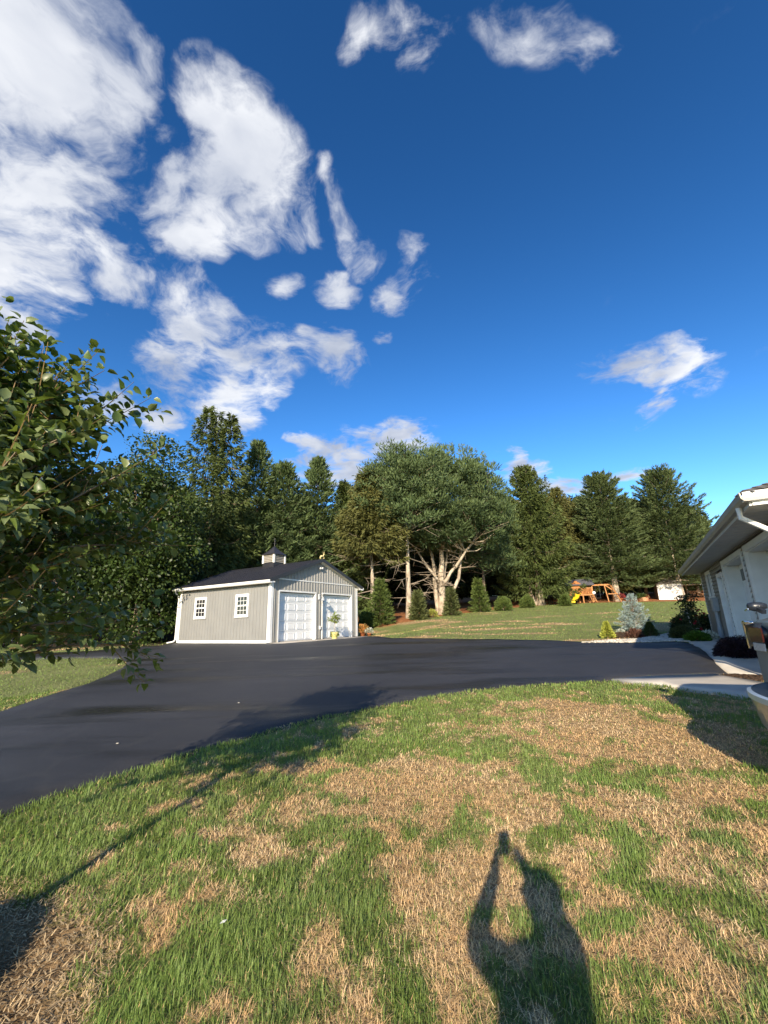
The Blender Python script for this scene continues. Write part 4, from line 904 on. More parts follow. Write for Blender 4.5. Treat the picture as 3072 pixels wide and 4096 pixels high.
b, h = tree_at(1638, 34.5, 1885); conifer('pine_tree', b, h, 3.9, 'pine', 24000, 9, 'pine on a long straight bare trunk left of the many stemmed pine', .56, m=PINE, tm=BARKL, deadn=16, r0=.25)
# ---- the big many-stemmed white pine
b, h = tree_at(1770, 38.5, 1825)
def bigpine(base, H, seed):
    r = np.random.default_rng(seed); root = empty('pine_tree', base, 0, 'broad many stemmed white pine with a domed crown and pale forked trunks', 'tree')
    stems = [[(0, 0, -.1), (.05, 0, 2.2), (.2, .1, 5.0), (.5, .3, 9.), (.9, .4, H * .9)], [(-.35, .2, -.1), (-.5, .2, 1.8), (-.5, .3, 4.5), (-1.3, .5, 8.5), (-1.9, .5, H * .82)],
             [(.3, -.1, .9), (1.0, -.2, 1.9), (1.7, -.2, 3.4), (2.0, 0, 6.0), (3.2, .3, 9.5), (3.6, .3, H * .72)], [(.15, -.2, 2.6), (1.2, -.5, 4.0), (2.6, -.8, 5.8), (4.2, -.7, 8.0), (5.0, -.5, 9.6)],
             [(-.1, -.2, 2.8), (-1.2, -.6, 4.2), (-2.4, -.9, 6.2), (-3.4, -.6, 9.0)], [(.25, .3, 2.9), (.9, 1.2, 5.5), (1.5, 2., 9.5)]]
    rads = [(.38, .06), (.24, .05), (.20, .05), (.17, .04), (.13, .03), (.14, .04)]
    lv = Leaves(); SP = []
    for s_, (ra, rb) in zip(stems, rads):
        P = np.array(s_, float); tt = np.linspace(0, 1, 12); p, _ = polyl(P, tt); p = p + r.normal(0, .03, p.shape); rd = ra + (rb - ra) * tt; rd[0] *= 1.35 if s_[0][2] < 0 else 1
        MB().tube(p, rd, 9).obj('trunk', BARKL, root, True); SP.append(p)
    allp = np.concatenate(SP); allp = allp[allp[:, 2] > 4.2]
    n = 560
    # crown envelope: flattened dome, centre (0.6,0,0.68H)
    c0 = np.array([.75, 0, H * .66]); cr = np.array([6.3, 5.2, H * .36])
    br = MB()
    for i in range(n):
        v = unit(r.normal(size=3)[None])[0]; rad = r.uniform(.35, 1.0) ** .5
        p = c0 + v * cr * rad * r.uniform(.82, 1.03)
        if p[2] < H * .40: p[2] = H * .40 + r.uniform(0, 1.2)
        a = allp[np.argmin(((allp - p) ** 2).sum(1) + np.where(allp[:, 2] > p[2], 8, 0))]
        if i % 2 == 0: br.tube([a, (a + p) / 2 + np.array([0, 0, -.25]), p], [.06, .04, .012], 4, False)
        k = 105; u = unit(r.normal(size=(k, 3)) + np.array([0, 0, .45]) + v * .4); pos = p + u * r.random((k, 1)) ** .5 * np.array([.85, .85, .52])
        lv.add(pos, unit(u + np.array([0, 0, .6]) + r.normal(0, .25, (k, 3))), r.uniform(.26, .46, k), r.uniform(.06, .11, k), np.clip(.25 + .45 * u[:, 2] + r.normal(0, .2, k), 0, 1))
    for i in range(70):                                             # shoots on the top outline
        a = r.uniform(0, 6.28); q = r.random() ** .5 * .75; p = c0 + np.array([cr[0] * q * math.cos(a), cr[1] * q * math.sin(a), cr[2] * math.sqrt(1 - q * q) * .97]); k = 22; s0 = r.random(k)
        lv.add(p + np.c_[r.normal(0, .10, k), r.normal(0, .10, k), s0 * .75], unit(np.c_[r.normal(0, .45, k), r.normal(0, .45, k), np.full(k, .9)]), .28, .07, r.uniform(.3, 1, k))
    link('crown', lv.mesh('crown', r), PINE, root); tag(br.obj('limbs', BARKL, root), kind='stuff')
    for i in range(34):
        sp = SP[r.integers(0, 4)]; j = r.integers(2, 8); o = sp[j]; az = r.uniform(0, 6.28); ln = r.uniform(1.0, 3.4); d = np.array([math.cos(az), math.sin(az) * .7, r.uniform(-.12, .5)]); q = np.linspace(0, 1, 5)[:, None]
        P = o + d * q * ln; bw = MB().tube(P, np.linspace(.05, .012, 5), 5, False)
        for jj in range(4):
            s_ = r.uniform(.3, .95); o2 = polyl(P, np.array([s_]))[0][0]; d2 = d + r.normal(0, .55, 3); bw.tube([o2, o2 + d2 * ln * .2, o2 + d2 * ln * .36], [.02, .012, .005], 4, False)
        bw.obj('dead_branch', TWIG, root)
bigpine(b, h, 12)
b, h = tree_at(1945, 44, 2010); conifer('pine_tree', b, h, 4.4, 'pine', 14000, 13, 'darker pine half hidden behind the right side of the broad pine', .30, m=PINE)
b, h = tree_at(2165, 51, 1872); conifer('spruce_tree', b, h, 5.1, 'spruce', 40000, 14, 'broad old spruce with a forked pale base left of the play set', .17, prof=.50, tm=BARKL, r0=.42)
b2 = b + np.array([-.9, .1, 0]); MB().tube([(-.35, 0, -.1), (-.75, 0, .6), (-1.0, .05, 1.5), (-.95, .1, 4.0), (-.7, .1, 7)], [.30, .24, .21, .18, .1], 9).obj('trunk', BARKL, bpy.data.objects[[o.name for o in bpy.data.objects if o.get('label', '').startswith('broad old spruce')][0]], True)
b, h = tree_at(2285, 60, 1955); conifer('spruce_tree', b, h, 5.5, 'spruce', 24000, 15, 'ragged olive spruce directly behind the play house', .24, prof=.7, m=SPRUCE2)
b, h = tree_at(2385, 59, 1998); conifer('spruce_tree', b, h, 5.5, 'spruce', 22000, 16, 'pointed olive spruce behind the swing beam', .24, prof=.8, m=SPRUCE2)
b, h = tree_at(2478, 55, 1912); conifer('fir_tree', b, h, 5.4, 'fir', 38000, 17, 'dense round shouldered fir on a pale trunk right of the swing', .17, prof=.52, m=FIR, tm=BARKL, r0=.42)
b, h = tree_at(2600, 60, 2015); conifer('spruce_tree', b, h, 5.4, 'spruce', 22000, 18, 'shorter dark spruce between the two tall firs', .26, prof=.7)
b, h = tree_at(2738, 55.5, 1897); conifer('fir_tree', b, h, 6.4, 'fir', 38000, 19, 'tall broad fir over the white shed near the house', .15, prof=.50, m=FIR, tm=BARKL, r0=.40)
b, h = tree_at(2870, 60, 2072); conifer('fir_tree', b, h, 4.0, 'fir', 12000, 20, 'small dark treetop just left of the house eave', .15, prof=.7, m=FIR)
# ---- second row: woods behind, needles coloured dark for their shade
src = None; kk = 0
WHERE = ['far left behind the dark leafy tree', 'between the two leafy trees at the left', 'behind the leafy maple', 'left of the double topped spruce', 'right behind the double topped spruce', 'behind the narrow blue green pine', 'behind the cupola pine', 'behind the garage ridge', 'behind the right corner of the garage', 'between the two bare trunked trees', 'between the bare trunk and the forked pine', 'behind the forked trunks of the broad pine', 'behind the right half of the broad pine', 'right of the broad pine dome', 'behind the old forked spruce', 'behind the old spruce and the play house', 'behind the ragged olive spruce', 'behind the swing beam', 'behind the round shouldered fir', 'behind the white shed', 'beside the house eave']
for px, Y, top in [(330, 40, 2050), (480, 44, 2030), (640, 46, 1980), (760, 50, 2040), (900, 52, 2000), (1050, 54, 2050), (1180, 52, 2010), (1320, 56, 2080), (1450, 55, 2090), (1560, 52, 2050), (1680, 56, 2030), (1820, 58, 2040), (1930, 60, 2060), (2040, 62, 2010), (2100, 66, 2050), (2230, 68, 2000), (2340, 70, 2010), (2435, 70, 2005), (2575, 70, 2020), (2650, 72, 2010), (2810, 72, 2040)]:
    b, h = tree_at(px, Y, top); lb = 'shaded background conifer in the woods ' + WHERE[kk]
    if src is None: src = conifer('background_spruce', b, h, 4.6, 'spruce', 22000, 40, lb, .30, 'background conifers in the woods', prof=.45, m=SHADELEAF, blade=1.5); h0 = h
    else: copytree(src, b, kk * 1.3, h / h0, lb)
    kk += 1

src2 = None
for kk, (px, Y, top) in enumerate([(250, 66, 2180), (420, 70, 2200), (600, 68, 2180), (780, 74, 2200), (950, 78, 2190), (1110, 76, 2200), (1270, 80, 2200), (1400, 82, 2190), (1530, 84, 2200), (1650, 84, 2190), (1770, 86, 2200), (1890, 88, 2200), (2000, 90, 2200), (2110, 92, 2200), (2220, 94, 2200), (2320, 94, 2210), (2420, 96, 2205), (2520, 96, 2215), (2640, 98, 2210), (2760, 98, 2215), (2880, 98, 2210)]):
    b, h = tree_at(px, Y, top); lb = 'low back row conifer, ' + WHERE[kk]
    if src2 is None: src2 = conifer('background_spruce', b, h, 5.4, 'spruce', 16000, 43, lb, .01, 'back row of conifers in the woods', prof=.38, m=SHADELEAF, blade=1.7); h0 = h
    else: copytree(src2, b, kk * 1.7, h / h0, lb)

# ================================================================== young pear tree close by on the left
pr = np.random.default_rng(5)
PB = np.array([MOUND[0], MOUND[1], float(gz(*MOUND) + lawnbump(*MOUND)) - .05])
pear = empty('pear_tree', PB, 0, 'young pear tree with glossy leaves in the left foreground', 'tree')
tp = np.array([(0, 0, 0), (.01, .02, .5), (-.01, .03, 1.1), (.0, .02, 1.5), (.02, .03, 1.85), (.0, .05, 2.15)]); MB().tube(tp, [.034, .028, .024, .020, .014, .006], 9).obj('trunk', PEARBARK, pear, True)
LP, LD, LN = [], [], []
shoots = []
for i in range(84):
    t = .33 + .65 * (i + pr.random()) / 84; o, _ = polyl(tp, np.array([t])); o = o[0]; az = i * 2.4 + pr.normal(0, .3)
    fr = (1 - t) / .7; ln = .28 + .98 * np.clip(fr * 1.15, 0, 1) ** .75 * pr.uniform(.65, 1.1); el = np.interp(fr, [0, .4, 1], [1.1, .60, -.05]) + pr.normal(0, .15)
    if math.cos(az) > .1 and fr > .70: el += .40 * math.cos(az); ln *= 1 - .42 * math.cos(az) * (fr > .8)
    d = np.array([math.cos(az) * math.cos(el), math.sin(az) * math.cos(el), math.sin(el)]); q = np.linspace(0, 1, 7)[:, None]
    P = o + d * q * ln + np.array([0, 0, 1]) * (.10 * ln * q ** 2 - .18 * ln * q ** 3 * (fr > .55)) + pr.normal(0, .012, (7, 3)) * q
    if P[-1][0] > .30 and P[-1][2] < 1.02: continue
    MB().tube(P, np.linspace(.013, .003, 7), 5, False).obj('branch', PEARBARK, pear, True)
    shoots.append((P, ln))
    for j in range(14):
        s_ = pr.uniform(.18, .98); o2, t2 = polyl(P, np.array([s_])); d2 = unit(t2[0] + pr.normal(0, .65, 3) + np.array([0, 0, .25])); l2 = pr.uniform(.12, .38)
        shoots.append((np.array([o2[0] + d2 * l2 * k / 4 + np.array([0, 0, .03 * (k / 4) ** 2]) for k in range(5)]), l2))
for i, (dx, dy, hz) in enumerate([(-.06, .10, 2.52), (.16, .12, 2.48), (-.30, .10, 2.38), (.30, .25, 2.30), (.05, .30, 2.45), (-.2, .3, 2.5), (.1, -.1, 2.5)]):    # upright leaders at the top
    P = np.array([(0, .04, 1.75), (dx * .5, dy * .6, 2.15), (dx, dy, hz)]); MB().tube(P, [.012, .008, .003], 5, False).obj('branch', PEARBARK, pear, True)
    shoots.append((polyl(P, np.linspace(.2, 1, 7))[0], .9)); shoots.append((polyl(P, np.linspace(.5, 1, 7))[0], .5))
tw = MB()
for P, ln in shoots[:]:
    if ln < .40 and pr.random() < .8: tw.tube(P, np.linspace(.0035, .0015, len(P)), 3, False)
    n = max(5, int(ln / .022)); s_ = np.sort(pr.uniform(.12, 1, n)); s_[-3:] = 1 - np.array([.05, .02, .0]); p, d = polyl(P, s_)
    a = np.arange(n) * 2.4 + pr.random() * 6; r1 = unit(np.cross(d, [0, 0, 1.0]) + 1e-3); r2 = np.cross(r1, d)
    out = r1 * np.cos(a)[:, None] + r2 * np.sin(a)[:, None]
    dd = unit(out * .9 + d * .55 + pr.normal(0, .25, (n, 3)) + np.array([0, 0, -.15]))
    LP.append(p + dd * .018); LD.append(dd); LN.append(np.full(n, .056) * pr.uniform(.7, 1.25, n))
tag(tw.obj('twigs', STEMRED, pear), kind='stuff')
LP = np.concatenate(LP); LD = np.concatenate(LD); LN = np.concatenate(LN); nL = len(LP)
# leaf: ovate, folded along the midrib, tip curling down
lt = np.array([0, .22, .60, 1.0]); lw = np.array([.02, .31, .29, .0]); lz = np.array([0, .02, -.03, -.20])
LV = [(-.28, 0, 0)]; LF = []
for t_, w2, z_ in zip(lt, lw, lz): LV += [(t_, -w2, z_ + w2 * .45), (t_, 0, z_), (t_, w2, z_ + w2 * .45)]
for i in range(3):
    k = 1 + i * 3; LF += [(k, k + 3, k + 4, k + 1), (k + 1, k + 4, k + 5, k + 2)]
LV = np.array(LV)
lm = bpy.data.materials.new('pear_leaf'); lm.use_nodes = True; t = lm.node_tree; L = t.links.new; b = t.nodes['Principled BSDF']
oi = t.nodes.new('ShaderNodeObjectInfo'); at = t.nodes.new('ShaderNodeAttribute'); at.attribute_name = 'tint'
ad = t.nodes.new('ShaderNodeMath'); ad.operation = 'ADD'; L(oi.outputs['Random'], ad.inputs[0]); L(at.outputs['Fac'], ad.inputs[1])
fr_ = t.nodes.new('ShaderNodeMath'); fr_.operation = 'FRACT'; L(ad.outputs[0], fr_.inputs[0])
c = _mix(fr_.outputs[0], (.028, .055, .012), (.105, .150, .034))
geo = t.nodes.new('ShaderNodeNewGeometry'); c2 = _mix(geo.outputs['Backfacing'], c, _mix(fr_.outputs[0], (.085, .115, .042), (.160, .195, .080)))
L(c2, b.inputs['Base Color']); b.inputs['Roughness'].default_value = .40; b.inputs['Specular IOR Level'].default_value = .38
tr = t.nodes.new('ShaderNodeBsdfTranslucent'); tr.inputs['Color'].default_value = (.20, .27, .03, 1); ms = t.nodes.new('ShaderNodeMixShader'); ms.inputs[0].default_value = .25; L(b.outputs[0], ms.inputs[1]); L(tr.outputs[0], ms.inputs[2]); L(ms.outputs[0], t.nodes['Material Output'].inputs['Surface'])
side = unit(np.cross(LD, np.array([0, 0, 1.0]) + pr.normal(0, .45, (nL, 3)))); nrm = np.cross(side, LD)
dist = np.linalg.norm(LP + PB - np.array([0, 0, CAMZ]), axis=1)
Pw = LP + PB - np.array([0, 0, CAMZ]); zz = Pw @ _fw; sx_ = 1536 + FPX * (Pw @ _rt) / np.maximum(zz, .01); vis = (zz > .3) & (sx_ > -10)
order = np.argsort(np.where(vis, dist - 1.2 * (sx_ > 250) * (Pw[:, 2] > 0), 99)); big = order[:300]; rest = order[300:]
lme = meshmix('leaf', LV, LF); lme.materials.append(lm); lme.polygons.foreach_set('use_smooth', np.ones(len(LF), bool))
ta = lme.attributes.new('tint', 'FLOAT', 'POINT')
for i in big:
    o = link('leaf', lme, None, pear); R_ = np.c_[LD[i], side[i], nrm[i]] * LN[i]; M = Matrix(((*R_[0], LP[i][0]), (*R_[1], LP[i][1]), (*R_[2], LP[i][2]), (0, 0, 0, 1))); o.matrix_local = M
V = LP[rest][:, None, :] + (LV[None, :, 0:1] * LD[rest][:, None, :] + LV[None, :, 1:2] * side[rest][:, None, :] + LV[None, :, 2:3] * nrm[rest][:, None, :]) * LN[rest][:, None, None]
nv = len(LV); Fc = (np.array(LF)[None] + (np.arange(len(rest)) * nv)[:, None, None]).reshape(-1, 4)
o = link('foliage', npmesh('foliage', V.reshape(-1, 3), Fc, 4, dict(tint=np.repeat(pr.random(len(rest)), nv))), lm, pear, True); tag(o, kind='stuff')
FRUITM = mat('pear_fruit', (.16, .085, .035), None, rough=.5)

# ================================================================== shrubs and young conifers
def shrub(name, loc, w, h, m, n, seed, label, shape='dome', lsize=.05, cat='shrub', group=None, up=.3, stem=BARK):
    r = np.random.default_rng(seed); root = empty(name, loc, 0, label, cat, group); lv = Leaves()
    u = r.random(n) ** .55
    if shape == 'cone':
        t = r.random(n) ** .75 * 1.0; a = r.uniform(0, 6.28, n); lump = 1 + .16 * np.sin(a * 5 + t * 17 + seed) + .10 * np.sin(a * 9 - t * 31); rr = w / 2 * (1 - t) ** .85 * u ** .5 * lump + .01; z = .04 * h + t * h * .96
        d = unit(np.c_[np.cos(a), np.sin(a), up + .5 * t] + r.normal(0, .3, (n, 3)))
    else:
        v = unit(r.normal(size=(n, 3))); v[:, 2] = np.abs(v[:, 2]); a = np.arctan2(v[:, 1], v[:, 0]); lump = 1 + .10 * np.sin(a * 4 + seed) * np.cos(v[:, 2] * 6) + .08 * np.sin(a * 9 + v[:, 2] * 11)
        rr = w / 2 * np.hypot(v[:, 0], v[:, 1]) * u ** .4 * lump; z = .05 * h + h * v[:, 2] * u ** .3 * lump * .95; d = unit(v + np.array([0, 0, up]) + r.normal(0, .35, (n, 3)))
    P = np.c_[rr * np.cos(a), rr * np.sin(a), z]
    lv.add(P, d, r.uniform(.8, 1.5, n) * lsize, r.uniform(.35, .6, n) * lsize, np.clip(.2 + .5 * u + r.normal(0, .2, n), 0, 1))
    link('foliage', lv.mesh('foliage', r), m, root)
    st = MB().tube([(0, 0, -.05), (0, 0, h * .55)], [.03 * h + .008, .008], 6)
    for k in range(5): a_ = k * 1.26; st.tube([(0, 0, h * .1), (w * .2 * math.cos(a_), w * .2 * math.sin(a_), h * .4)], [.014, .006], 5)
    st.obj('stem', stem, root); return root
YOUNG = leafmat('young_spruce', (.030, .052, .012), (.125, .165, .040), (.080, .115, .028), .6, .2, .15, 1.5)
YOUNGD = leafmat('dull_spruce', (.035, .048, .016), (.125, .140, .050), None, .6, .2, .15)
BOX = leafmat('box_leaves', (.022, .042, .010), (.085, .125, .030), None, .5, .3, .2)
def sh_at(px, py, wpx, toppx, *a, **k):
    P = ground(px, py); d = np.hypot(P[0], P[1]); Y_ = P[1]; T = at_depth(px, toppx, Y_); w = wpx / FPX * Y_ * 1.03; return P, w, T[2] - P[2]
for px, py, wp, top, m, n, sh, lb in [(1523, 2500, 118, 2335, YOUNG, 6000, 'cone', 'bushy young spruce against the garage corner trees'), (1675, 2478, 64, 2378, YOUNGD, 3800, 'cone', 'ragged young spruce at the foot of the long bare trunk'), (1808, 2462, 56, 2365, YOUNGD, 3400, 'cone', 'slim young spruce beside the forked pale trunks'), (1922, 2448, 86, 2328, YOUNG, 5000, 'cone', 'cone shaped young spruce alone in the mulch right of the broad pine')]:
    P, w, h = sh_at(px, py, wp, top); conifer('young_spruce', P, h * 1.04, w * .40, 'fir', int(n * .6), px, lb, .01, m=m, blade=.62, prof=.85, r0=.05)
for px, py, wp, top, lb in [(2015, 2443, 62, 2390, 'round green shrub in the mulch, left one of the two round ones'), (2110, 2431, 52, 2386, 'round green shrub in the mulch, nearer the old forked spruce'), (1470, 2512, 60, 2440, 'low dark bush half hidden by the right garage corner')]:
    P, w, h = sh_at(px, py, wp, top); shrub('round_shrub', P, w, h, YOUNG, 3000, px, lb, 'dome', .15)
P, w, h = sh_at(1730, 2470, 40, 2440); shrub('yellow_shrub', P, w, h, leafmat('yellow_leaves', (.10, .12, .02), (.45, .45, .10), None), 500, 9, 'little yellow flowering shrub left of the forked trunks', 'dome', .12)
P, w, h = sh_at(2262, 2424, 34, 2386); conifer('young_spruce', P, h, w * .55, 'fir', 1800, 77, 'small dark green spruce in front of the play house slide', .02, m=YOUNG, blade=.55, prof=.85, r0=.03)
# by the drive
GOLD = leafmat('golden_cypress', (.16, .19, .03), (.50, .52, .10), None, .55, .25, .25)
P, w, h = sh_at(2433, 2553, 44, 2490); shrub('golden_cypress', P, w, h, GOLD, 2600, 3, 'small golden green cone shrub left of the blue spruce', 'cone', .07)
P, w, h = sh_at(2605, 2548, 48, 2490); shrub('dwarf_spruce', P, w, h, leafmat('dwarf_spruce', (.028, .048, .014), (.090, .125, .035), None), 2600, 4, 'dark little cone spruce in the house shadow right of the blue spruce', 'cone', .06)
BLUE = leafmat('blue_spruce_needles', (.085, .125, .115), (.40, .48, .46), (.26, .34, .33), .6, .2, .12, 3.0)
P = ground(2548, 2532); T = at_depth(2548, 2370, P[1]); hb = T[2] - P[2]
r = np.random.default_rng(31); bs = empty('blue_spruce', P, 0, 'silvery blue young spruce in the mulch bed beside the drive', 'tree'); lv = Leaves(); bm_ = MB()
for i in range(120):
    t_ = (i + r.random()) / 120; fr = 1 - t_; ln = .76 * fr ** .8 * r.uniform(.7, 1.15) + .05; az = i * 2.4 + r.normal(0, .2); el = np.interp(fr, [0, .3, 1], [1.0, .35, .02]); d = np.array([math.cos(az) * math.cos(el), math.sin(az) * math.cos(el), math.sin(el)])
    o = np.array([0, 0, .10 + t_ * (hb - .25)]); q = np.linspace(0, 1, 5)[:, None]; Pp = o + d * q * ln + np.array([0, 0, .12]) * q ** 2 * ln
    bm_.tube(Pp, np.linspace(.012, .004, 5), 4, False)
    sd_ = np.array([-d[1], d[0], 0]); tw_ = [(Pp, 1.)]
    for j in range(max(1, int(ln / .14))):
        s_ = .25 + .7 * r.random(); o2 = polyl(Pp, np.array([s_]))[0][0]; dd = unit(d + sd_ * r.choice([-1, 1]) * .9 + np.array([0, 0, .2])); l2 = ln * .4 * (1.1 - s_) + .06; tw_.append((np.array([o2, o2 + dd * l2 * .5, o2 + dd * l2]), .6))
    for Q, f_ in tw_:
        k = int(34 * f_ * (ln + .15)) + 8; s_ = r.uniform(.1, 1, k); c_, tt_ = polyl(Q, s_); v = unit(r.normal(size=(k, 3)) + np.array([0, 0, .4])); lv.add(c_ + v * .012, unit(v * .8 + tt_ * .6), r.uniform(.045, .08, k), r.uniform(.012, .022, k), np.clip(.35 + .5 * s_ + r.normal(0, .2, k), 0, 1))
link('crown', lv.mesh('crown', r), BLUE, bs); tag(bm_.obj('limbs', BARK, bs), kind='stuff'); MB().tube([(0, 0, -.05), (0, 0, hb * .5), (0, 0, hb * .97)], [.045, .03, .006], 7).obj('trunk', BARK, bs)
P, w, h = sh_at(2540, 2552, 55, 2522); shrub('red_twig_shrub', P, w, h, leafmat('red_twigs', (.05, .025, .018), (.13, .06, .04), None), 350, 6, 'low wiry reddish shrub at the foot of the blue spruce', 'dome', .10, up=.9)
P, w, h = sh_at(2484, 2531, 24, 2518); shrub('pale_flowers', P, w, h, leafmat('pale_petals', (.30, .34, .28), (.62, .62, .55), None), 160, 8, 'tiny pale flowering plant in the mulch left of the blue spruce', 'dome', .06, cat='flowers')
# bed at the house corner
hb_ = lambda s_, t_, z=0: np.array([*hloc(s_, t_), float(gz(*hloc(s_, t_))) + z])
DKG = leafmat('dark_shrub', (.020, .034, .012), (.075, .092, .034), None)
P, w, h = sh_at(2738, 2557, 88, 2508); shrub('round_shrub', P, w, h, DKG, 3600, 12, 'dull green round shrub in shade left of the bright green one', 'dome', .07)
P, w, h = sh_at(2792, 2566, 78, 2530); shrub('round_shrub', P, w, h, leafmat('bright_shrub', (.030, .070, .008), (.10, .19, .022), None), 3400, 13, 'low bright green mounded shrub beside the house apron', 'dome', .055)
P, w, h = sh_at(2745, 2530, 90, 2462); shrub('dark_bush', P, w, h, leafmat('shade_bush', (.012, .022, .008), (.045, .065, .02), None), 2600, 14, 'dark bush in deep shade below the lantern', 'dome', .09)
P, w, h = sh_at(2830, 2525, 60, 2462); shrub('dark_bush', P, w, h, leafmat('shade_bush2', (.014, .026, .008), (.05, .075, .02), None), 2600, 15, 'dark bush against the far corner of the house', 'dome', .09)
P, w, h = sh_at(2832, 2560, 70, 2528); wf = shrub('white_flowers', P, w, h, leafmat('white_petals', (.10, .14, .07), (.72, .72, .68), None), 500, 16, 'white flowering plant beside the bright green shrub', 'dome', .07, cat='flowers')
# lantern on a post
P = ground(2766, 2528); T = at_depth(2766, 2434, P[1]); lh = T[2] - P[2]
la = empty('lantern_post', P, HTH, 'black garden lantern with pale panes on a post by the house corner', 'lantern')
MB().tube([(0, 0, -.05), (0, 0, lh - .46)], .04, 10).lathe([(.06, lh - .52), (.09, lh - .46), (.09, lh - .44), (.05, lh - .44)], 10).obj('post', DARKM, la)
lc = MB()
for sx in (-1, 1):
    for sy in (-1, 1): lc.bar((sx * .09, sy * .09, lh - .44), (sx * .12, sy * .12, lh - .16), .018)
lc.box(-.10, .10, -.10, .10, lh - .455, lh - .435).obj('cage', DARKM, la)
PANE = mat('lantern_pane', (.55, .55, .50), None, rough=.3)
for k in range(4):
    a = k * math.pi / 2; q = MB().quad((-.08, -.088, lh - .43), (.08, -.088, lh - .43), (.105, -.114, lh - .165), (-.105, -.114, lh - .165)).obj('pane', PANE, la); q.rotation_euler = (0, 0, a)
MB().lathe([(.17, lh - .16), (.17, lh - .14), (.06, lh - .05), (.03, lh - .04), (.03, lh - .02), (.0, lh)], 4).obj('hood', DARKM, la).rotation_euler = (0, 0, math.pi / 4)
# rose on a white trellis
P = ground(2800, 2545); T = at_depth(2785, 2370, P[1]); rh = T[2] - P[2]
ro = empty('rose_trellis', P, HTH * .4, 'climbing rose with red blooms on a leaning pale trellis', 'rose'); r = np.random.default_rng(8)
tm_ = MB()
for x in (-.25, .25): tm_.bar((x, 0, -.05), (x * .55 - .12, .15, rh * .78), .03)
for k in range(4): z_ = .3 + k * rh * .17; tm_.bar((-.27, .02 + k * .03, z_), (.25 - k * .03, .02 + k * .03, z_), .02)
tm_.obj('trellis', WHITE, ro)
lv = Leaves(); n = 900; s_ = r.random(n); c_ = np.c_[-.1 - .25 * s_ + r.normal(0, .17, n), r.normal(0, .15, n), .15 + s_ * (rh - .25)]; lv.add(c_, unit(r.normal(size=(n, 3)) + np.array([0, 0, .2])), r.uniform(.08, .13, n), r.uniform(.05, .08, n), r.random(n)); link('foliage', lv.mesh('foliage', r), DKG, ro)
ROSE = mat('red_petals', (.42, .02, .035), (.28, .01, .02), 20, .6)
for k in range(16):
    c_ = (r.normal(-.12, .22), -.16 + r.normal(0, .05), r.uniform(.15, rh * .62)); mb = MB()
    for a in range(6): mb.quad((0, 0, 0), (.035 * math.cos(a * 1.05), .035 * math.sin(a * 1.05), .03), (.06 * math.cos(a * 1.05 + .5), .06 * math.sin(a * 1.05 + .5), .035), (.035 * math.cos(a * 1.05 + 1), .035 * math.sin(a * 1.05 + 1), .02))
    o = mb.obj('bloom', ROSE, ro); o.location = c_; o.rotation_euler = (1.2, 0, r.uniform(-.5, .5))
# dark red laceleaf maple on the apron edge
JM = leafmat('laceleaf', (.010, .006, .008), (.045, .020, .026), None, .6, .25, .1)
P = ground(2962, 2622); T = at_depth(2962, 2540, P[1]); jm = empty('laceleaf_maple', P, 0, 'dark purple weeping laceleaf maple mound in front of the house door', 'shrub'); r = np.random.default_rng(18); lv = Leaves(); jh = T[2] - P[2]; jw = 150 / FPX * P[1]
n = 7000; v = unit(r.normal(size=(n, 3))); v[:, 2] = np.abs(v[:, 2]); u = r.random(n) ** .35; c_ = v * u[:, None] * np.array([jw / 2, jw / 2, jh]); lv.add(c_, unit(np.c_[v[:, 0], v[:, 1], -.6 + .3 * r.random(n)] + r.normal(0, .35, (n, 3))), r.uniform(.07, .15, n), r.uniform(.012, .022, n), r.random(n)); link('foliage', lv.mesh('foliage', r), JM, jm)
MB().tube([(0, 0, -.05), (.05, 0, jh * .4), (-.1, .05, jh * .75)], [.06, .045, .02], 7).obj('stem', BARK, jm)

# ================================================================== pots by the garage
P = np.array([*gloc(4.35, -.55), 0]); P[2] = float(gz(P[0], P[1])) + .02
pp = empty('potted_tree', P, .3, 'small lemon tree in a cream pot before the right garage door', 'plant'); r = np.random.default_rng(41)
MB().lathe([(.14, 0), (.15, .03), (.20, .27), (.22, .30), (.22, .34), (.19, .34), (.17, .28), (.0, .28)], 18).obj('pot', CREAMPOT, pp, True)
MB().tube([(0, 0, .28), (.02, .01, .6), (-.01, 0, .95)], [.018, .013, .010], 6).tube([(0, 0, .75), (.14, .03, 1.0), (.20, .04, 1.2)], [.010, .008, .005], 5).tube([(0, 0, .85), (-.15, .0, 1.05), (-.25, 0, 1.12)], [.010, .008, .005], 5).tube([(0, 0, .93), (.03, 0, 1.2)], [.009, .005], 5).obj('stem', BARK, pp)
LEM = leafmat('lemon_leaves', (.07, .11, .015), (.28, .33, .05), None, .4, .4, .3); lv = Leaves()
for c0_ in [(.18, .04, 1.18), (-.24, 0, 1.08), (.03, 0, 1.28), (-.05, -.05, 1.02), (.10, .06, .98)]:
    k = 55; v = unit(r.normal(size=(k, 3))); lv.add(np.array(c0_) + v * .13 * r.random((k, 1)) ** .5, unit(v + np.array([0, 0, -.3])), r.uniform(.09, .14, k), r.uniform(.04, .06, k), r.random(k))
link('leaves', lv.mesh('leaves', r), LEM, pp); lv = Leaves(); k = 260; a = r.uniform(0, 6.28, k); lv.add(np.c_[.20 * np.cos(a) * r.uniform(.5, 1.15, k), .20 * np.sin(a) * r.uniform(.5, 1.15, k), r.uniform(.12, .40, k)], unit(np.c_[np.cos(a), np.sin(a), r.normal(-.2, .6, k)]), r.uniform(.06, .10, k), r.uniform(.03, .05, k), r.random(k) * .7); link('trailing_vine', lv.mesh('vine', r), LEM, pp)
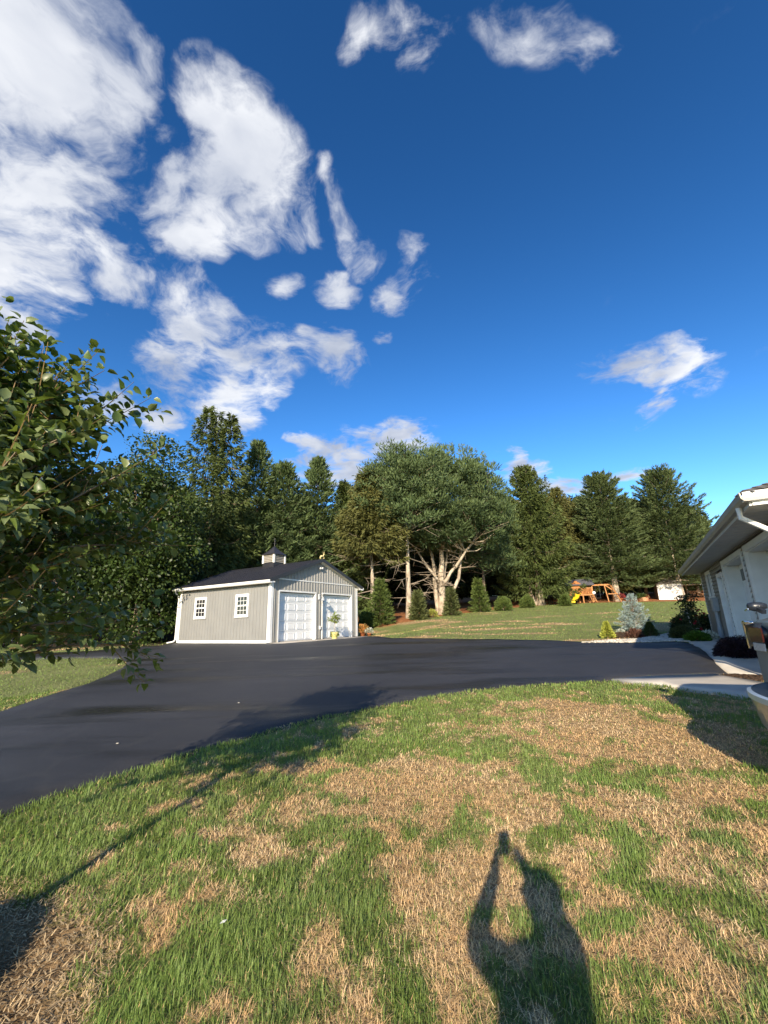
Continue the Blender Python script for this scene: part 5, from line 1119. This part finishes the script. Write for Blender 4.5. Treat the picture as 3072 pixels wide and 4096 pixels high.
def flowerpot(P, label, petal, s=1.0, seed=1, potm=TERRA):
    r = np.random.default_rng(seed); o = empty('flower_pot', P, 0, label, 'flowers'); MB().lathe([(.12 * s, 0), (.16 * s, .2 * s), (.18 * s, .2 * s), (.18 * s, .25 * s), (.0, .22 * s)], 14).obj('pot', potm, o, True)
    lv = Leaves(); k = 420; v = unit(r.normal(size=(k, 3))); v[:, 2] = np.abs(v[:, 2]); lv.add(np.array([0, 0, .25 * s]) + v * np.array([.32, .32, .36]) * s * r.random((k, 1)) ** .4, unit(v + r.normal(0, .4, (k, 3))), r.uniform(.07, .11, k) * s, r.uniform(.04, .06, k) * s, r.random(k)); link('blooms', lv.mesh('blooms', r), petal, o); return o
P = ground(1452, 2546); flowerpot(P, 'terracotta pot of orange flowers beside the right corner of the garage', leafmat('orange_petals', (.10, .12, .03), (.62, .26, .08), None), 1.2, 1)
P = ground(1470, 2546); flowerpot(P + np.array([.12, -.05, 0]), 'white flowers beside the orange flower pot at the garage corner', leafmat('white_flower_petals', (.16, .2, .1), (.72, .72, .70), None), .85, 2)

# ================================================================== play set, shed and yard things on the rise
P = ground(2324, 2412); ps = empty('play_set', P, math.radians(-8), 'cedar play house with yellow slide, ladder and swing beam under the trees', 'play set')
# tower: x 0.. ; deck 0.95 high
for x, y in ((-1.35, -.7), (-1.35, .8), (.15, -.7), (.15, .8), (1.3, -.7), (1.3, .8)): MB().box(x - .06, x + .06, y - .06, y + .06, -.05, 2.15 if x > -1 else 2.1).obj('post', CEDAR2, ps)
for k in range(10): MB().box(-1.42 + k * .275, -1.42 + k * .275 + .26, -.76, .86, .95, 1.0).obj('deck_board', CEDAR2, ps)
for k in range(9):
    x = -1.42 + k * .18
    zt = 2.08 + .62 * max(0, 1 - abs(x + .09 + .55) / .85)
    m_ = MB()
    if k in (1, 6): m_.box(x, x + .17, -.80, -.765, .85, 1.45).box(x, x + .17, -.80, -.765, 1.68, zt)
    else: m_.box(x, x + .17, -.80, -.765, .85, zt)
    m_.obj('wall_board', CEDAR, ps)
MB().box(-1.42, .20, -.82, -.80, 1.80, 1.86).obj('ledge', CEDAR2, ps)
for k in range(8): MB().box(-1.445, -1.41, -.76 + k * .2, -.76 + k * .2 + .19, .85, 2.1).obj('wall_board', CEDAR, ps)
for k in range(7): MB().box(.24 + k * .15, .24 + k * .15 + .09, -.80, -.77, 1.0, 1.75).obj('rail_slat', CEDAR, ps)
MB().box(.18, 1.36, -.81, -.765, 1.72, 1.80).obj('rail', CEDAR2, ps); MB().box(-1.42, 1.36, -.81, -.765, .86, .99).obj('deck_beam', CEDAR2, ps)
RFM = mat('play_roof', (.055, .055, .065), (.10, .10, .11), 5, .7)
for s_ in (-1, 1):
    for k in range(6):
        t0 = k / 6; y0_ = s_ * (t0 * 1.05); y1_ = s_ * ((k + 1) / 6 * 1.05 + .02); MB().quad((-1.75, .05 + y0_, 2.86 - .78 * t0 + .02), (1.55, .05 + y0_, 2.86 - .78 * t0 + .02), (1.55, .05 + y1_, 2.86 - .78 * (t0 + 1 / 6)), (-1.75, .05 + y1_, 2.86 - .78 * (t0 + 1 / 6))).quad((-1.75, .05 + y0_, 2.84 - .78 * t0), (1.55, .05 + y0_, 2.84 - .78 * t0), (1.55, .05 + y1_, 2.83 - .78 * (t0 + 1 / 6)), (-1.75, .05 + y1_, 2.83 - .78 * (t0 + 1 / 6))).obj('roof_board', RFM, ps)
MB().prism([(-.95, 2.05), (1.05, 2.05), (.05, 2.80)], 'x', -1.44, -1.40).obj('gable', CEDAR, ps)
sl = MB(); q = [(-.35, -.82, 1.08), (-.55, -1.15, 1.0), (-.95, -1.75, .58), (-1.25, -2.2, .30), (-1.45, -2.5, .20), (-1.6, -2.7, .22)]
for a, b_ in zip(q[:-1], q[1:]):
    a = np.array(a); b_ = np.array(b_); n_ = unit(np.cross(b_ - a, [0, 0, 1.0])[None])[0] * .24; up_ = np.array([0, 0, .12])
    for p0, p1 in ((a - n_, a + n_),): sl.quad(p0, p1, p1 + b_ - a, p0 + b_ - a)
    for s_ in (-1, 1): sl.quad(a + s_ * n_, b_ + s_ * n_, b_ + s_ * n_ + up_, a + s_ * n_ + up_); sl.quad(a + s_ * n_ * 1.15, b_ + s_ * n_ * 1.15, b_ + s_ * n_ * 1.15 + up_, a + s_ * n_ * 1.15 + up_); sl.quad(a + s_ * n_ + up_, b_ + s_ * n_ + up_, b_ + s_ * n_ * 1.15 + up_, a + s_ * n_ * 1.15 + up_)
sl.obj('slide', YELLOW, ps); MB().box(-1.9, -1.45, -2.95, -2.6, -.05, .20).obj('slide_foot', YELLOW, ps, bevel=.03)
for x in (.85, 1.30): MB().bar((x, -.8, 1.0), (x + .15, -1.45, -.02), .07, .04).obj('ladder_rail', CEDAR2, ps)
for k in range(4): f = (k + .6) / 4.6; MB().box(.87 + .15 * f, 1.30 + .15 * f, -.8 - .65 * f - .06, -.8 - .65 * f + .06, 1.0 - f * 1.0 - .02, 1.0 - f * 1.0 + .02).obj('rung', CEDAR2, ps)
MB().bar((1.2, .05, 2.12), (3.75, .05, 2.12), .10, .18).obj('swing_beam', CEDAR2, ps)
for y in (-.95, 1.0): MB().bar((3.65, .05 + y * .04, 2.2), (4.35, y * 1.1, -.05), .10, .10).obj('frame_leg', CEDAR2, ps)
MB().bar((3.0, .05, 2.1), (2.95, -.9, -.03), .10, .10).obj('frame_leg', CEDAR2, ps); MB().bar((3.0, -.85, .95), (4.1, -.9, .95), .06, .10).obj('cross_brace', CEDAR2, ps); MB().bar((3.1, .05, 2.05), (3.85, -.1, 1.45), .06, .12).obj('brace', CEDAR2, ps)
for x in (1.9, 2.4): MB().tube([(x, .05, 2.05), (x, .02, .55)], .012, 5).obj('swing_chain', DARKM, ps)
MB().box(1.88, 2.42, -.08, .12, .52, .55).obj('swing_seat', DARKM, ps)
MB().lathe([(.02, -.02), (.17, -.015), (.17, .015), (.02, .02)], 14).obj('white_disc', WHITE, ps).matrix_local = Matrix.Translation((1.42, -.84, 1.15)) @ Matrix.Rotation(math.pi / 2, 4, 'X')

P = ground(2652, 2404); P = gpt(2690, 56.5); shd = empty('garden_shed', P, math.radians(-25), 'white garden shed under the tall fir, dappled with shade', 'shed')
SH = mat('shed_white', (.70, .69, .66), (.62, .61, .58), 2, .7)
for k in range(12): MB().box(-1.3 + k * .22, -1.3 + k * .22 + .21, -1.02, -1.0, -.1, 2.0).obj('wall_board', SH, shd)
MB().box(-1.3, 1.34, -.99, 2.0, -.1, 1.98).obj('wall', SH, shd)
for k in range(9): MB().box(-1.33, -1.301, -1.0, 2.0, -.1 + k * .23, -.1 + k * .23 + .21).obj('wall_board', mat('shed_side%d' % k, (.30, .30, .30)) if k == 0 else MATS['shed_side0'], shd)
MB().prism([(-1.5, 1.95), (1.55, 1.95), (.02, 2.75)], 'y', -1.2, 2.2).obj('roof', SHINGLE, shd)
P = gpt(2585, 54); pl_ = empty('planter_box', P, .2, 'tan wooden planter of red and green plants on the rise behind the blue spruce', 'planter'); MB().prism([(-.35, 0), (.35, 0), (.42, .45), (-.42, .45)], 'y', -.3, .3).obj('box', mat('tan_wood', (.45, .26, .14), (.36, .20, .10), 6), pl_)
lv = Leaves(); r = np.random.default_rng(3); k = 500; v = unit(r.normal(size=(k, 3))); v[:, 2] = np.abs(v[:, 2]); lv.add(np.array([-.25, 0, .4]) + v * np.array([1.0, .5, .6]) * r.random((k, 1)), v, .14, .08, r.random(k)); link('plants', lv.mesh('plants', r), BOX, pl_)
lv = Leaves(); k = 90; lv.add(np.array([.2, -.2, .45]) + r.normal(0, .18, (k, 3)), unit(r.normal(size=(k, 3))), .10, .08, r.random(k)); link('red_blooms', lv.mesh('red_blooms', r), leafmat('red_bloom', (.3, .03, .03), (.5, .08, .05), None), pl_)
P, w, h = sh_at(2494, 2408, 24, 2390); flowerpot(gpt(2494, 54.5), 'red flowers at the foot of the pale fir trunk', leafmat('dark_red_petals', (.08, .03, .03), (.38, .05, .05), None), 1.6, 5)
# woodpile with a flat roof
P = gpt(2800, 60); wp = empty('wood_shelter', P, math.radians(-20), 'open shelter with a pale flat roof over stacked firewood near the house corner', 'shelter')
for x in (-3, -1, 1.2): MB().box(x - .08, x + .08, -.08, .08, -.1, 1.65).obj('post', BARK, wp)
MB().box(-3.3, 2.6, -.8, 1.5, 1.65, 1.80).obj('roof', WHITE, wp)
lg = MB(); r = np.random.default_rng(2)
for k in range(150): x = r.uniform(-2.8, 2.2); z_ = r.uniform(.05, .9); lg.tube([(x, .3, z_), (x, .9, z_)], r.uniform(.06, .11), 6)
tag(lg.obj('firewood', mat('firewood', (.42, .22, .11), (.24, .12, .06), 8, .8), wp), kind='stuff')

# ================================================================== grey SUV, its tail just inside the right edge
CAH = math.radians(110.0); ca = np.array([math.sin(CAH), math.cos(CAH)]); cl_ = np.array([-ca[1], ca[0]])
cc0 = np.array([3.69, 4.51]) - .975 * cl_; CZ = float(gz(*(cc0 + ca * 1.0)))
car = empty('parked_suv', (cc0[0], cc0[1], CZ), math.atan2(ca[1], ca[0]), 'grey SUV with a chrome edged rear bumper at the right edge', 'car')
PAINT = mat('grey_car_paint', (.215, .240, .238), (.230, .255, .25), 3, .28, .5, metal=.15, coat=.5)
CGLASS = mat('car_glass', (.014, .015, .011), None, rough=.06, spec=.18)
BLKPL = mat('black_plastic', (.016, .020, .028), None, rough=.35, spec=.5)
REDL = mat('red_lens', (.06, .008, .008), (.03, .006, .006), 30, .2, .4, coat=.2)
CLEARL = mat('clear_lens', (.62, .63, .62), (.40, .40, .40), 60, .1, .6, coat=.5)
RUB = mat('tyre_rubber', (.018, .018, .018), None, rough=.8)
def loft(secs, name, m, parent, closed=True, smooth=True):
    V = []; Fs = []; n = len(secs[0])
    for s_ in secs: V += list(s_)
    for i in range(len(secs) - 1):
        for j in range(n if closed else n - 1):
            a = i * n + j; b_ = i * n + (j + 1) % n; Fs.append((a, b_, b_ + n, a + n))
    Fs.append(tuple(reversed(range(n)))); Fs.append(tuple((len(secs) - 1) * n + j for j in range(n)))
    me = meshmix(name, V, Fs); bm = bmesh.new(); bm.from_mesh(me); bmesh.ops.recalc_face_normals(bm, faces=bm.faces); bm.to_mesh(me); bm.free()
    o = link(name, me, m, parent, smooth); return o
def csec(x, w, zb, zt, tuck=.06):
    h = [(.0, zb), (w - .12, zb), (w - .03, zb + .12), (w, zb + .38), (w, (zb + zt) / 2 + .12), (w - tuck * .5, zt - .10), (w - tuck, zt - .02), (w - tuck - .10, zt), (.0, zt)]
    return [(x, y, z) for y, z in h] + [(x, -y, z) for y, z in reversed(h[1:-1])]
B_ = [csec(.04, .80, .52, 1.22), csec(.0, .90, .46, 1.26), csec(.03, .955, .38, 1.30), csec(.16, .975, .32, 1.335), csec(.6, .985, .28, 1.34), csec(2.4, .99, .28, 1.31), csec(3.45, .985, .28, 1.26), csec(3.9, .975, .28, 1.20), csec(4.55, .955, .30, 1.12), csec(4.85, .88, .34, 1.0), csec(4.97, .74, .40, .86)]
body = loft(B_, 'body', PAINT, car)
def gsec(x, w, zt, zb=1.28): return [(x, -w, zb), (x, w, zb), (x, w, zb + .02), (x, w - .20 * (zt - zb) / .55, zt - .05), (x, w - .26 * (zt - zb) / .55, zt), (x, -w + .26 * (zt - zb) / .55, zt), (x, -w + .20 * (zt - zb) / .55, zt - .05), (x, -w, zb + .02)]
loft([gsec(.16, .90, 1.345), gsec(.36, .90, 1.56), gsec(.62, .905, 1.82), gsec(.80, .905, 1.87), gsec(1.8, .91, 1.89), gsec(2.7, .905, 1.84), gsec(3.1, .90, 1.62), gsec(3.5, .88, 1.30)], 'cabin', PAINT, car)
# rear glass and side glass sit proud of the cabin
MB().quad((.165, -.76, 1.365), (.165, .76, 1.365), (.575, .62, 1.79), (.575, -.62, 1.79)).obj('rear_window', CGLASS, car).location = (-.015, 0, .008)
for s_ in (-1, 1):
    MB().quad((.55, s_ * .915, 1.36), (1.7, s_ * .92, 1.36), (1.7, s_ * .735, 1.80), (.85, s_ * .735, 1.80)).obj('side_window', CGLASS, car); MB().quad((1.76, s_ * .92, 1.36), (2.95, s_ * .915, 1.35), (2.6, s_ * .735, 1.78), (1.76, s_ * .735, 1.80)).obj('side_window', CGLASS, car)
MB().quad((3.46, -.78, 1.33), (3.46, .78, 1.33), (2.80, .62, 1.79), (2.80, -.62, 1.79)).obj('windshield', CGLASS, car).location = (.012, 0, .012)
# bumper with step pad and chrome edge, bowed outwards
ar = [(math.sin(a), math.cos(a)) for a in np.linspace(-1.22, 1.22, 25)]
def bow(out, hw): return [(.16 - out * (c - .34) / .66, hw * s / math.sin(1.22)) for s, c in ar]
ou, inn = bow(.52, 1.01), [(.12, y) for _, y in bow(.2, .92)]
def strip(p0, z0, p1, z1):
    m_ = MB()
    for i in range(len(p0) - 1): m_.quad((*p0[i], z0), (*p0[i + 1], z0), (*p1[i + 1], z1), (*p1[i], z1))
    return m_
bp_ = strip(ou, .665, bow(.47, .99), .44); bp_.v += strip(bow(.47, .99), .44, bow(.32, .94), .36).v; bp_.f = [tuple(range(i * 4, i * 4 + 4)) for i in range(len(bp_.v) // 4)]
bumper = bp_.obj('bumper', PAINT, car, True)
strip(bow(.495, .99), .715, inn, .75).obj('bumper_step', BLKPL, bumper)
ch_ = strip(bow(.53, 1.015), .665, bow(.53, 1.015), .71); c2_ = strip(bow(.53, 1.015), .71, bow(.495, .99), .718); ch_.v += c2_.v; ch_.f = [tuple(range(i * 4, i * 4 + 4)) for i in range(len(ch_.v) // 4)]; ch_.obj('chrome_strip', mat('satin_trim', (.42, .50, .56), None, rough=.3, metal=.3), bumper)
# lamps: far corner pod wraps round, with a chrome lip
for s_ in (-1, 1):
    pod = [[(x, s_ * y, z) for y, z in ((.66, z0), (w0, z0 + .02), (w0 + .03, (z0 + z1) / 2), (w0, z1 - .02), (.66, z1))] for x, w0, z0, z1 in ((-.035, .84, 1.06, 1.27), (-.03, .93, 1.04, 1.28), (.06, .985, 1.05, 1.28), (.20, .995, 1.08, 1.27), (.30, .975, 1.12, 1.24))]
    lp = loft(pod, 'tail_lamp', BLKPL, car)
    MB().tube([(-.045, s_ * .70, 1.285), (-.05, s_ * .90, 1.285), (-.015, s_ * .985, 1.26), (-.01, s_ * 1.0, 1.15), (-.02, s_ * .97, 1.03)], [.012, .018, .02, .018, .010], 6).obj('chrome_trim', CHROME, lp, True)
    MB().box(-.05, -.036, min(s_ * .56, s_ * .84), max(s_ * .56, s_ * .84), 1.10, 1.24).obj('red_lens', REDL, lp, bevel=.006); MB().box(-.05, -.037, min(s_ * .56, s_ * .80), max(s_ * .56, s_ * .80), 1.02, 1.095).obj('clear_lens', CLEARL, lp, bevel=.006)
MB().box(-.012, -.004, .60, .62, .78, 1.02).obj('tailgate_gap', BLKPL, car); MB().box(-.012, -.004, -.62, -.60, .78, 1.02).obj('tailgate_gap', BLKPL, car)
MB().box(-.03, -.008, -.34, .34, 1.02, 1.06).obj('tailgate_handle', CHROME, car, bevel=.006); MB().box(-.02, -.006, -.26, .26, .84, .99).obj('plate', WHITE, car, bevel=.004)
em = MB().tube([(-.014, .42, .86), (-.016, .38, .84), (-.016, .35, .86), (-.016, .31, .83), (-.016, .27, .85)], .010, 6).obj('emblem', CHROME, car)
def mirror(x, s_, z, sc=1.0):
    m_ = loft([[(x + dx, s_ * (.98 + .02 + q[0] * sc * f), z + q[1] * sc * f) for q in ((.0, -.05), (.10, -.08), (.20, -.06), (.23, .02), (.20, .09), (.08, .11), (.0, .06))] for dx, f in ((-.05, .75), (0, 1.), (.07, .9), (.11, .5))], 'mirror', BLKPL, car)
    MB().tube([(x - .055, s_ * (1.02), z - .02), (x - .055, s_ * (1.0 + .18 * sc), z - .03)], .008, 6).obj('chrome_trim', CHROME, m_); return m_
for s_ in (-1, 1): mirror(3.0, s_, 1.36)
# small convex mirror on the rear corner pillar
m_ = loft([[(.10 + dx, .96 + q[0] * f, 1.44 + q[1] * f) for q in ((.0, -.04), (.05, -.05), (.09, -.025), (.09, .02), (.06, .045), (.0, .04))] for dx, f in ((-.05, .7), (0, 1.), (.06, .9), (.10, .5))], 'rear_corner_mirror', BLKPL, car)
MB().tube([(.045, .98, 1.415), (.045, 1.07, 1.40)], .007, 6).obj('chrome_trim', CHROME, m_); MB().bar((.14, .90, 1.38), (.12, 1.0, 1.42), .04).obj('mirror_arm', BLKPL, m_)
for x in (.95, 3.95):
    for s_ in (-1, 1):
        R_ = Matrix.Translation((x, s_ * .86, .385)) @ Matrix.Rotation(math.pi / 2 * s_, 4, 'X')
        ty = MB().lathe([(.24, -.12), (.36, -.12), (.385, -.09), (.385, .09), (.36, .12), (.24, .12)], 28).obj('tyre', RUB, car, True); ty.matrix_local = R_
        MB().lathe([(.0, -.10), (.07, -.11), (.09, -.08), (.22, -.10), (.245, -.115), (.245, .10), (.0, .10)], 20).obj('rim', CHROME, ty, True)
        MB().lathe([(.02, -.02), (.44, -.02), (.44, .02), (.02, .02)], 28).obj('wheel_arch', BLKPL, car).matrix_local = Matrix.Translation((x, s_ * .972, .40)) @ Matrix.Rotation(math.pi / 2, 4, 'X')
MB().box(.3, 4.6, -.8, .8, .26, .40).obj('underbody', BLKPL, car)

# ================================================================== the photographer (only the shadow falls into the picture) and the phone
ph = empty('phone', (0, 0, CAMZ), 0, 'phone held up by the photographer', 'phone')
PR = Matrix.Translation((0, 0, CAMZ)) @ Matrix.Rotation(PITCH, 4, 'X')
ph.matrix_world = PR
MB().box(-.062, .012, -.020, -.012, -.136, .014).obj('case', BLKPL, ph, bevel=.002); MB().box(-.022, .010, -.0118, -.008, -.022, .012).obj('lens_plate', DARKM, ph, bevel=.001)
J = dict(pel=(-.06, -.44, .80), bel=(-.05, -.44, .95), che=(-.02, -.43, 1.12), nek=(.03, -.42, 1.24), hd0=(.055, -.40, 1.31), hd1=(.06, -.395, 1.385), hd2=(.06, -.41, 1.45),
         ls=(-.15, -.42, 1.18), le=(-.225, -.16, 1.14), lw=(-.095, -.055, 1.33), lh=(-.085, -.035, 1.385), rs=(.125, -.42, 1.18), re=(.205, -.20, 1.15), rw=(.075, -.055, 1.33), rh=(.05, -.035, 1.38),
         lhip=(-.15, -.44, .76), lk=(-.16, -.42, .43), la=(-.17, -.45, .09), lt=(-.18, -.32, .045), rhip=(.03, -.44, .76), rk=(.04, -.42, .43), ra=(.05, -.45, .09), rt=(.07, -.32, .045))
RAD = dict(pel=.155, bel=.14, che=.145, nek=.055, hd0=.065, hd1=.096, hd2=.055, ls=.075, le=.058, lw=.034, lh=.026, rs=.075, re=.052, rw=.034, rh=.026, lhip=.095, lk=.06, la=.04, lt=.032, rhip=.095, rk=.06, ra=.04, rt=.032)
EDG = [('pel', 'bel'), ('bel', 'che'), ('che', 'nek'), ('nek', 'hd0'), ('hd0', 'hd1'), ('hd1', 'hd2'), ('che', 'ls'), ('ls', 'le'), ('le', 'lw'), ('lw', 'lh'), ('che', 'rs'), ('rs', 're'), ('re', 'rw'), ('rw', 'rh'), ('pel', 'lhip'), ('lhip', 'lk'), ('lk', 'la'), ('la', 'lt'), ('pel', 'rhip'), ('rhip', 'rk'), ('rk', 'ra'), ('ra', 'rt')]
for sd_, hx, sg in (('l', -.085, 1), ('r', .05, -1)):                # four fingers curled on the edge of the phone and a thumb
    for k in range(4):
        n1_, n2_, n3_ = f'{sd_}f{k}a', f'{sd_}f{k}b', f'{sd_}f{k}c'; z0 = 1.415 - k * .021; ex = (-.066 if sg > 0 else .016)
        J[n1_] = (hx + sg * -.004, -.030, z0); J[n2_] = (ex - sg * .012, -.020, z0 + .004); J[n3_] = (ex + sg * .004, -.030 - .004 * k, z0 + .002)
        for q in (n1_, n2_, n3_): RAD[q] = .0085
        EDG += [(f'{sd_}h', n1_), (n1_, n2_), (n2_, n3_)]
    J[f'{sd_}t0'] = (hx, -.045, 1.39); J[f'{sd_}t1'] = (hx + sg * .02, -.050, 1.42); RAD[f'{sd_}t0'] = .011; RAD[f'{sd_}t1'] = .009; EDG += [(f'{sd_}h', f'{sd_}t0'), (f'{sd_}t0', f'{sd_}t1')]
nm_ = list(J); me = bpy.data.meshes.new('person'); me.from_pydata([J[k] for k in nm_], [(nm_.index(a), nm_.index(b_)) for a, b_ in EDG], []); po = bpy.data.objects.new('skeleton', me); COL.objects.link(po)
sk = po.modifiers.new('skin', 'SKIN'); sv = me.skin_vertices[0].data
for i, k in enumerate(nm_): sv[i].radius = (RAD[k], RAD[k]); sv[i].use_root = (k == 'pel')
sk.use_smooth_shade = True; ss = po.modifiers.new('sub', 'SUBSURF'); ss.levels = 2; ss.render_levels = 2
bpy.context.view_layer.update(); dg = bpy.context.evaluated_depsgraph_get(); bme = bpy.data.meshes.new_from_object(po.evaluated_get(dg)); bpy.data.objects.remove(po)
SKIN = mat('skin', (.50, .32, .23), None, rough=.55); SHIRT = mat('shirt', (.10, .12, .18), (.08, .10, .15), 20, .9); PANTS = mat('pants', (.06, .065, .08), None, rough=.9); SHOE = mat('shoes', (.3, .3, .3), None, rough=.7)
bme.materials.clear()
for m_ in (SKIN, SHIRT, PANTS, SHOE): bme.materials.append(m_)
for p in bme.polygons:
    c_ = p.center; d_arm = c_.y > -.30
    p.material_index = 3 if c_.z < .08 else 2 if c_.z < .80 else 0 if (c_.z > 1.25 or (d_arm and c_.z > 1.0)) else 1
    p.use_smooth = True
person = empty('person', (0, 0, 0), 0, 'person in a dark shirt holding up a phone, seen as a shadow on the lawn', 'person'); body_ = link('body', bme, None, person)
MB().lathe([(.0, .115), (.06, .10), (.095, .05), (.10, -.01), (.085, -.05)], 14).obj('hair', mat('hair', (.06, .04, .025), None, rough=.6), person, True).location = (.06, -.425, 1.375)
fc_ = MB().tube([(.06, -.305, 1.40), (.06, -.285, 1.37), (.06, -.30, 1.362)], [.008, .014, .012], 6)
fc_.obj('nose', SKIN, person, True)
for s_ in (-1, 1):
    MB().lathe([(.0, -.012), (.012, -.004), (.012, .004), (.0, .012)], 8).obj('eye', WHITE, person).location = (.06 + s_ * .032, -.318, 1.398); MB().tube([(.06 + s_ * .088, -.40, 1.37), (.06 + s_ * .10, -.405, 1.395), (.06 + s_ * .095, -.40, 1.41)], [.008, .014, .008], 6).obj('ear', SKIN, person, True)
MB().tube([(.06, -.318, 1.333), (.06, -.310, 1.331), (.11, -.318, 1.333)], [.004, .008, .004], 6).obj('mouth', mat('lips', (.42, .18, .15), None, rough=.5), person)

# ---- small litter: a pale leaf on the lawn, specks on the drive
P = ground(890, 3726); tag(MB().quad((-.014, -.008, .035), (.010, -.011, .042), (.016, .006, .044), (-.006, .013, .038)).obj('white_petal', mat('petal', (.8, .78, .74), None, rough=.7)), 'single white petal lying on the green front lawn', 'petal').location = P
for px, py, lb in ((1398, 2574, 'pale chip of stone on the asphalt before the right garage door'), (955, 2812, 'pale chip of stone on the asphalt in the middle of the drive'), (470, 2975, 'pale chip of stone on the asphalt near the lawn edge')):
    P = ground(px, py, .016); o = MB().lathe([(.0, 0), (.014, .002), (.016, .006), (.010, .010), (.0, .011)], 7).obj('stone_chip', STONEB); o.location = P; o.scale = (1.2, .8, 1); tag(o, lb, 'stone')
